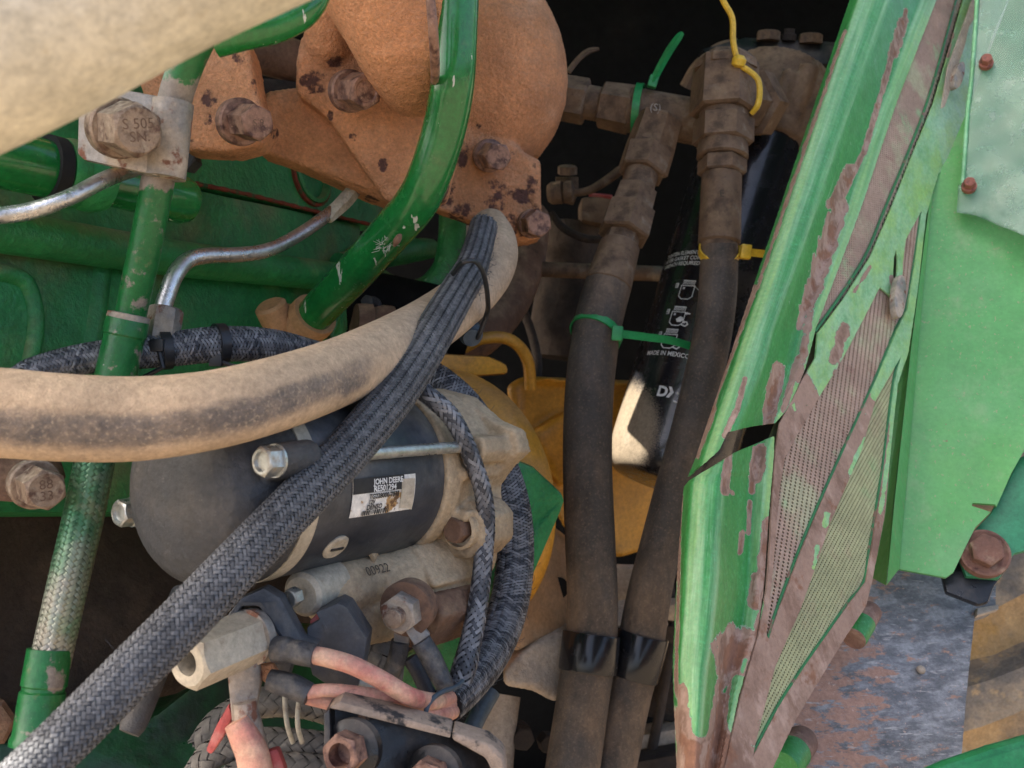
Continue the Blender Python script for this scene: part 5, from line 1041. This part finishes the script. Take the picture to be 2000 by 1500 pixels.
# perforated screens: every hole is open
def screen(poly, rx, ry, hx, hy, rot, off, grow=9, th=.0009):
    poly = np.array(poly, float); ctr = poly.mean(0)
    W = SP.at(poly, off); ab = SP.ab(W); lo, hi = ab.min(0) - .03, ab.max(0) + .03; c0 = ab.mean(0); R = np.linalg.norm(hi - lo) / 2
    ca, sa = math.cos(rot), math.sin(rot); g = MB(); Vs = []; Fs = []; n = 0
    NX, NY = int(R / rx) + 1, int(R / ry) + 1
    corner = np.array([(-.5 * rx, -.5 * ry), (.5 * rx, -.5 * ry), (.5 * rx, .5 * ry), (-.5 * rx, .5 * ry)])
    hole = np.array([(math.cos(a) * hx * rx / 2, math.sin(a) * hy * ry / 2) for a in np.linspace(rad(225), rad(225 + 360), 9)[:-1]])
    outer = np.array([corner[0], (0, -.5 * ry), corner[1], (.5 * rx, 0), corner[2], (0, .5 * ry), corner[3], (-.5 * rx, 0)])
    cells = np.concatenate([outer, hole]); ii, jj = np.meshgrid(np.arange(-NX, NX + 1), np.arange(-NY, NY + 1))
    cx = np.stack([ii.ravel() * rx + (jj.ravel() % 2) * rx / 2, jj.ravel() * ry], 1)
    cw = np.stack([cx[:, 0] * ca - cx[:, 1] * sa, cx[:, 0] * sa + cx[:, 1] * ca], 1) + c0
    pxs = to_px(SP.un(cw, off))
    ok = inpoly(ctr + (poly - ctr), pxs)
    dmin = np.full(len(pxs), 1e9)
    for a, b in zip(poly, np.roll(poly, -1, 0)):
        d = b - a; t = np.clip(((pxs - a) @ d) / (d @ d + 1e-9), 0, 1); dmin = np.minimum(dmin, np.linalg.norm(pxs - (a + t[:, None] * d), axis=1))
    ok |= dmin < grow
    cx = cx[ok]; base = [(k, (k + 1) % 8, 8 + (k + 1) % 8, 8 + k) for k in range(8)]
    allc = (cx[:, None] + cells[None]).reshape(-1, 2); w2 = np.stack([allc[:, 0] * ca - allc[:, 1] * sa, allc[:, 0] * sa + allc[:, 1] * ca], 1) + c0
    Va = SP.un(w2, off); Vb = SP.un(w2, off - th); N = len(Va); F = []
    for q in range(len(cx)):
        b = q * 16
        for f in base: F.append(tuple(b + k for k in f))
        for k in range(8): a_, b_ = b + 8 + k, b + 8 + (k + 1) % 8; F.append((a_, b_, b_ + N, a_ + N))
    return np.concatenate([Va, Vb]), F
mobj('screen', screen(S1, .0020, .0026, .62, .50, .25, -.0012, 6, .0006), m['mesh'], sg, 40, kind='stuff')
mobj('screen', screen(S2, .0023, .0041, .64, .52, .06, -.0006, 5, .0006), m['mesh'], sg, 40, kind='stuff')
mobj('screen', screen(S3, .0019, .0026, .62, .50, -.35, -.0006, 5, .0006), m['mesh_olive'], sg, 40, kind='stuff')
BK = [(1945, -350), (2060, -350), (1960, -50), (1830, 330), (1795, 560), (1745, 860), (1700, 1120), (1600, 1320), (1500, 1470), (1450, 1480), (1500, 1150), (1520, 860), (1600, 640), (1690, 400)]
mobj('inner_liner', sheet(np.array(BK, float), [], 30, lambda p, o: SP.at(p, -.007 + o), .002), M('dark_inner_liner', (.10, .12, .055), .8, layers=[L((.20, .13, .08), 20, .45, .7)]), sg)
# spring clips and peeled paint
def clip_(cx, cy, L_, W_, tilt, off, name='clip'):
    a = np.linspace(0, 2 * np.pi, 26)[:-1]; q = np.stack([np.cos(a) * W_, np.sin(a) * L_], 1); c_, s_ = math.cos(tilt), math.sin(tilt)
    q = np.stack([q[:, 0] * c_ - q[:, 1] * s_ + cx, q[:, 0] * s_ + q[:, 1] * c_ + cy], 1)
    return prism(list(SP.at(q, off)), SP.n * .005, .0012)
mobj('clip', clip_(1738, 586, 42, 11, .06, .004), m['clamp'], sg); mobj('clip', clip_(1852, 158, 27, 9, .25, .006), m['clamp'], sg)
mobj('clip_strip', prism(list(SP.at([(1872, 95), (1880, 60), (1905, 20), (1912, -30), (1900, -30), (1875, 40), (1838, 140), (1826, 218), (1832, 215)], .005)), SP.n * .0015, .0004), m['palecast'], sg)
def flake(outline, curl, dirn):
    def f(p, o):
        t = np.clip(((p - dirn[0]) @ unit(np.array(dirn[1], float))) / dirn[2], 0, 1.2); return SP.at(p, .004 + o + curl * t ** 2)
    return sheet(np.array(outline, float), [], 5, f, .0007, .8)
0 and mobj('peeled_flake', flake([(1600, 700), (1640, 655), (1652, 690), (1634, 722), (1628, 745), (1606, 768), (1598, 745), (1592, 722), (1582, 712), (1582, 735), (1576, 730), (1575, 712)], .010, (np.array([1640, 660]), (-1, 1.2), 110)), m['shield'], sg, 40)
0 and mobj('peeled_flake', flake([(1345, 1330), (1400, 1330), (1392, 1400), (1386, 1440), (1378, 1450), (1372, 1432), (1366, 1465), (1358, 1440), (1346, 1436), (1352, 1390), (1336, 1378), (1326, 1350)], .004, (np.array([1370, 1330]), (0, 1), 120)), m['flake'], sg, 40)
0 and mobj('hinge_rod', tube([(1420, 870, .64, 6), (1455, 852, .65, 6), (1505, 838, .66, 6)], 10, 8), m['darkdirt'], sg)

# ------------------------------------------------------------------ pale green side panel with folded flange
QP = Plane(P(1800, 200, .86), P(2000, 200, .84), P(1760, 1110, .68))
pn = thing('cab_side_cover', QP.at([(1880, 1110)])[0], 'large flat green side panel with a folded edge beside the rusted screens', 'panel')
po = [(1740, 560), (1780, 420), (1850, 310), (1900, 190), (2100, -350), (2600, -350), (2600, 800), (2000, 880), (1975, 925), (1946, 990), (1943, 985), (1900, 982), (1898, 988), (1935, 1000), (1905, 1030), (1885, 1070), (1862, 1118), (1848, 1128), (1760, 1112), (1712, 1100)]
V, F, UV = sheet(np.array(po, float), [], 9, lambda p, o: QP.at(p, o), .003)
mobj('sheet', (V, F, UV), m['sidepanel'], pn, 50, attrs={'rust': segmask(V, [(1770, 1020, 1800, 1080, 30, .8), (1830, 1060, 1840, 1090, 8, .8)])})
def fold(p0, p1, w0, w1, off0, off1):
    return prism([QP.at([p0], off0)[0], QP.at([p1], off0)[0], QP.at([(p1[0] - w1, p1[1])], off1)[0], QP.at([(p0[0] - w0, p0[1])], off1)[0]], QP.n * .002, .0006)
mobj('flange', prism([QP.at([(1826, 330)], .001)[0], QP.at([(1790, 700)], .001)[0], QP.at([(1756, 1112)], .001)[0], QP.at([(1722, 1162)], .022)[0], QP.at([(1738, 1000)], .020)[0], QP.at([(1772, 700)], .016)[0], QP.at([(1822, 330)], .004)[0]], QP.n * .002, .0006), m['sidepanel'], pn)
mobj('inner_flange', prism([QP.at([(1818, 340)], .000)[0], QP.at([(1772, 700)], .0155)[0], QP.at([(1737, 1000)], .0195)[0], QP.at([(1722, 1160)], .0215)[0], QP.at([(1704, 1124)], -.004)[0], QP.at([(1728, 1000)], -.004)[0], QP.at([(1754, 740)], -.004)[0], QP.at([(1806, 420)], -.004)[0]], -QP.n * .0015, .0004), m['sidepanel'], pn)
mobj('lower_arm', prism(list(QP.at([(1943, 990), (1978, 925), (2000, 880), (2400, 740), (2400, 960), (1990, 1070), (1960, 1120), (1895, 1115), (1880, 1075), (1905, 1030)], -.012)), -QP.n * .006, .001), M('teal_green_arm', (.035, .22, .10), .4, layers=[L((.06, .3, .13), 10, .4, .7)]), pn)
# hinge bolt
hb = thing('hinge_bolt', QP.at([(1925, 1078)])[0], 'large rusty hex bolt with round washer on the black arm', 'bolt')
o = QP.at([(1925, 1078)], -.004)[0]; brn = M('brown_rust_bolt', (.17, .085, .06), .85, layers=[L((.30, .20, .14), 70, .5, .7), L((.07, .03, .025), 60, .56, .7)], bump=[(300, .0008)])
mobj('washer', lathe(o, QP.n, [(-.004, .0165), (.001, .0168), (.003, .0165), (.0035, .0150), (.002, .0125), (.002, .004)], 48), brn, hb)
mobj('head', hexhead(o, QP.n, .0195, .009, .1, 0, .002), brn, hb, 30)
single('support_arm', prism(list(QP.at([(1850, 1100), (1900, 1050), (1975, 1060), (1995, 1060), (1985, 1090), (1955, 1130), (1945, 1160), (1925, 1165), (1860, 1140)], -.020)), -QP.n * .008, .002), m['blackmetal'], 'dark painted arm carrying the large rusty bolt', 'bracket')
# milky plastic sheet with screws
FP = Plane(P(1900, 200, .82), P(2000, 200, .80), P(1870, 410, .79))
pf = thing('plastic_sheet', FP.at([(1930, 250)])[0], 'milky greenish crumpled plastic sheet screwed over the side panel', 'plastic sheet')
def wrk(p, o): return FP.at(p, o + .0004 * np.sin(p[:, 0] * .055 + 1.3 * np.sin(p[:, 1] * .03)) * np.sin(p[:, 1] * .021) + .0004 * np.sin(p[:, 1] * .09 + p[:, 0] * .05))
mobj('sheet', sheet(np.array([(1930, -350), (2500, -350), (2500, 660), (2000, 460), (1905, 420), (1868, 414), (1872, 362), (1884, 362), (1890, 230), (1903, 100)], float), [], 7, wrk, .0012, .3), m['film'], pf, 0)
mobj('edge_strip', sweep(FP.at(crom([(1929, -350), (1902, 100), (1890, 220), (1880, 362)], 30), .002), .0016, 6), m['flake'], pf)
rsc = M('red_rust_screw', (.28, .10, .07), .75, layers=[L((.14, .05, .04), 150, .5, .65)], bump=[(400, .0006)])
for x, y in ((1926, 129), (1893, 369)):
    b = mobj('screw', hexhead(FP.at([(x, y)], .004)[0], unit(FP.n + .15 * R_), .0080, .006, .2, 0, .001), rsc, pf, 30)
    mobj('washer', lathe(FP.at([(x, y)], .003)[0], unit(FP.n + .15 * R_), [(-.002, .0055), (.002, .0058), (.0025, .004)], 24), rsc, b)

# ------------------------------------------------------------------ weathered step plate, pegs, tyre, fender
TP = Plane(P(1700, 1150, .72), P(1930, 1180, .74), P(1600, 1480, .60))
stp = thing('step_plate', TP.at([(1750, 1480)])[0], 'weathered black steel plate blotched with rust under the screens', 'plate')
V, F, UV = sheet(np.array([(1640, 1100), (1760, 1105), (1850, 1125), (1925, 1150), (1945, 1135), (1945, 1188), (1904, 1204), (1890, 1330), (1878, 1474), (1860, 1680), (1380, 1680), (1520, 1400)], float), [], 9, lambda p, o: TP.at(p, o), .010, .3)
p = to_px(V); mobj('plate', (V, F, UV), m['plate'], stp, 50, attrs={'rust': np.clip(1.5 - (p[:, 0] - 1560) / 160, 0, 1)})
mobj('edge_lip', prism(list(TP.at([(1903, 1193), (1945, 1186), (1945, 1196), (1903, 1208)], .0)), TP.n * .004, .0006), m['palecast'], stp)
peg = M('rusty_peg', (.22, .12, .085), .85, layers=[L((.36, .24, .18), 60, .5, .7), L((.10, .045, .035), 60, .58, .7)], bump=[(300, .0008)])
for k, (a, b, r1) in enumerate((((1698, 1196, .66), (1668, 1246, .640), 24), ((1566, 1448, .60), (1528, 1500, .57), 33))):
    pg = thing('peg', P(*a), ['short green and rusty peg at the screen corner on the weathered plate', 'second peg with a green painted end at the foot of the screen'][k], 'peg')
    p0, p1 = P(*a), P(*b); ax = unit(p1 - p0); Ln = np.linalg.norm(p1 - p0); r = r1 * a[2] / FX
    mobj('shank', lathe(p0, ax, [(-.006, r * .5), (-.003, r * .85), (0, r * .95), (Ln * .42, r * .95)], 28), peg, pg)
    mobj('painted_end', lathe(p0, ax, [(Ln * .40, r * .8), (Ln * .42, r), (Ln - .001, r), (Ln, r * .94), (Ln, r * .5), (Ln, .0001)], 28), m['shield'], pg)
    if k == 0: mobj('end_face', lathe(p1, ax, [(0.0003, r * .96), (.0012, r * .94), (.0013, .0002)], 28), peg, pg)
single('pebble', remesh(lathe(TP.at([(1795, 1312)], .001)[0], TP.n, [(-.001, .001), (.001, .0035), (.003, .003), (.0045, .001)], 7), .0006, 2), m['palecast'], 'tiny pebble lying on the weathered plate', 'pebble')
# tyre
ty = thing('tractor_tyre', P(2100, 1300, 1.25), 'dusty tractor tyre with thick tread lugs beyond the weathered plate', 'tyre')
tcx = P(1690, 1090, 1.55); tax = C3(1, -.1, .12); _, tu, tv = basis(tax); TR = .50
g = lathe(tcx, tax, [(-.2, TR * .8), (-.16, TR * .93), (-.1, TR * .985), (0, TR), (.1, TR * .985), (.16, TR * .93), (.2, TR * .8)], 120, caps=False)
mobj('carcass', g, m['tyre'], ty, 60)
lugm = M('worn_tread_lug', (.34, .28, .21), .95, layers=[L((.16, .15, .14), 14, .45, .62), L((.5, .36, .2), 40, .55, .7)], bump=[(100, .003)])
for k in range(26):
    for s in (-1, 1):
        g = MB(); n = 7; ring = []
        for i in range(n):
            f = i / (n - 1); t = s * (.012 + .165 * f); a = 2 * math.pi * (k + (.5 if s > 0 else 0)) / 26 + .20 * f; rr_ = TR * (1 - .07 * f ** 3)
            da = .042 + .01 * f
            ring.append([tcx + tax * t + (math.cos(a + q) * tu + math.sin(a + q) * tv) * r_ for q, r_ in ((-da * 1.25, rr_ - .01), (-da, rr_ + .034), (da, rr_ + .034), (da * 1.25, rr_ - .01))])
        V = np.array(ring).reshape(-1, 3); F = [(i * 4 + j, i * 4 + j + 1, i * 4 + j + 5, i * 4 + j + 4) for i in range(n - 1) for j in range(3)] + [(0, 1, 2, 3), (n * 4 - 1, n * 4 - 2, n * 4 - 3, n * 4 - 4)]
        pc_ = to_px(V.mean(0)[None])[0]
        pass
        if -300 < pc_[0] - 1950 < 420 and -420 < pc_[1] - 1250 < 420 and (CAMLOC - V.mean(0)) @ (V.mean(0) - tcx) > -.2: mobj('tread_lug', (V, F), lugm, ty, 40)
single('fender', pprism([(1760, 1530, .52), (1850, 1492, .53), (1935, 1463, .54), (2400, 1330, .58), (2400, 1750, .53), (1700, 1750, .50)], .53, .008, .003), M('dark_green_fender', (.012, .16, .045), .35, layers=[L((.05, .25, .1), 30, .5, .7, amt=.5)]), 'dark green fender edge below the tractor tyre', 'fender')
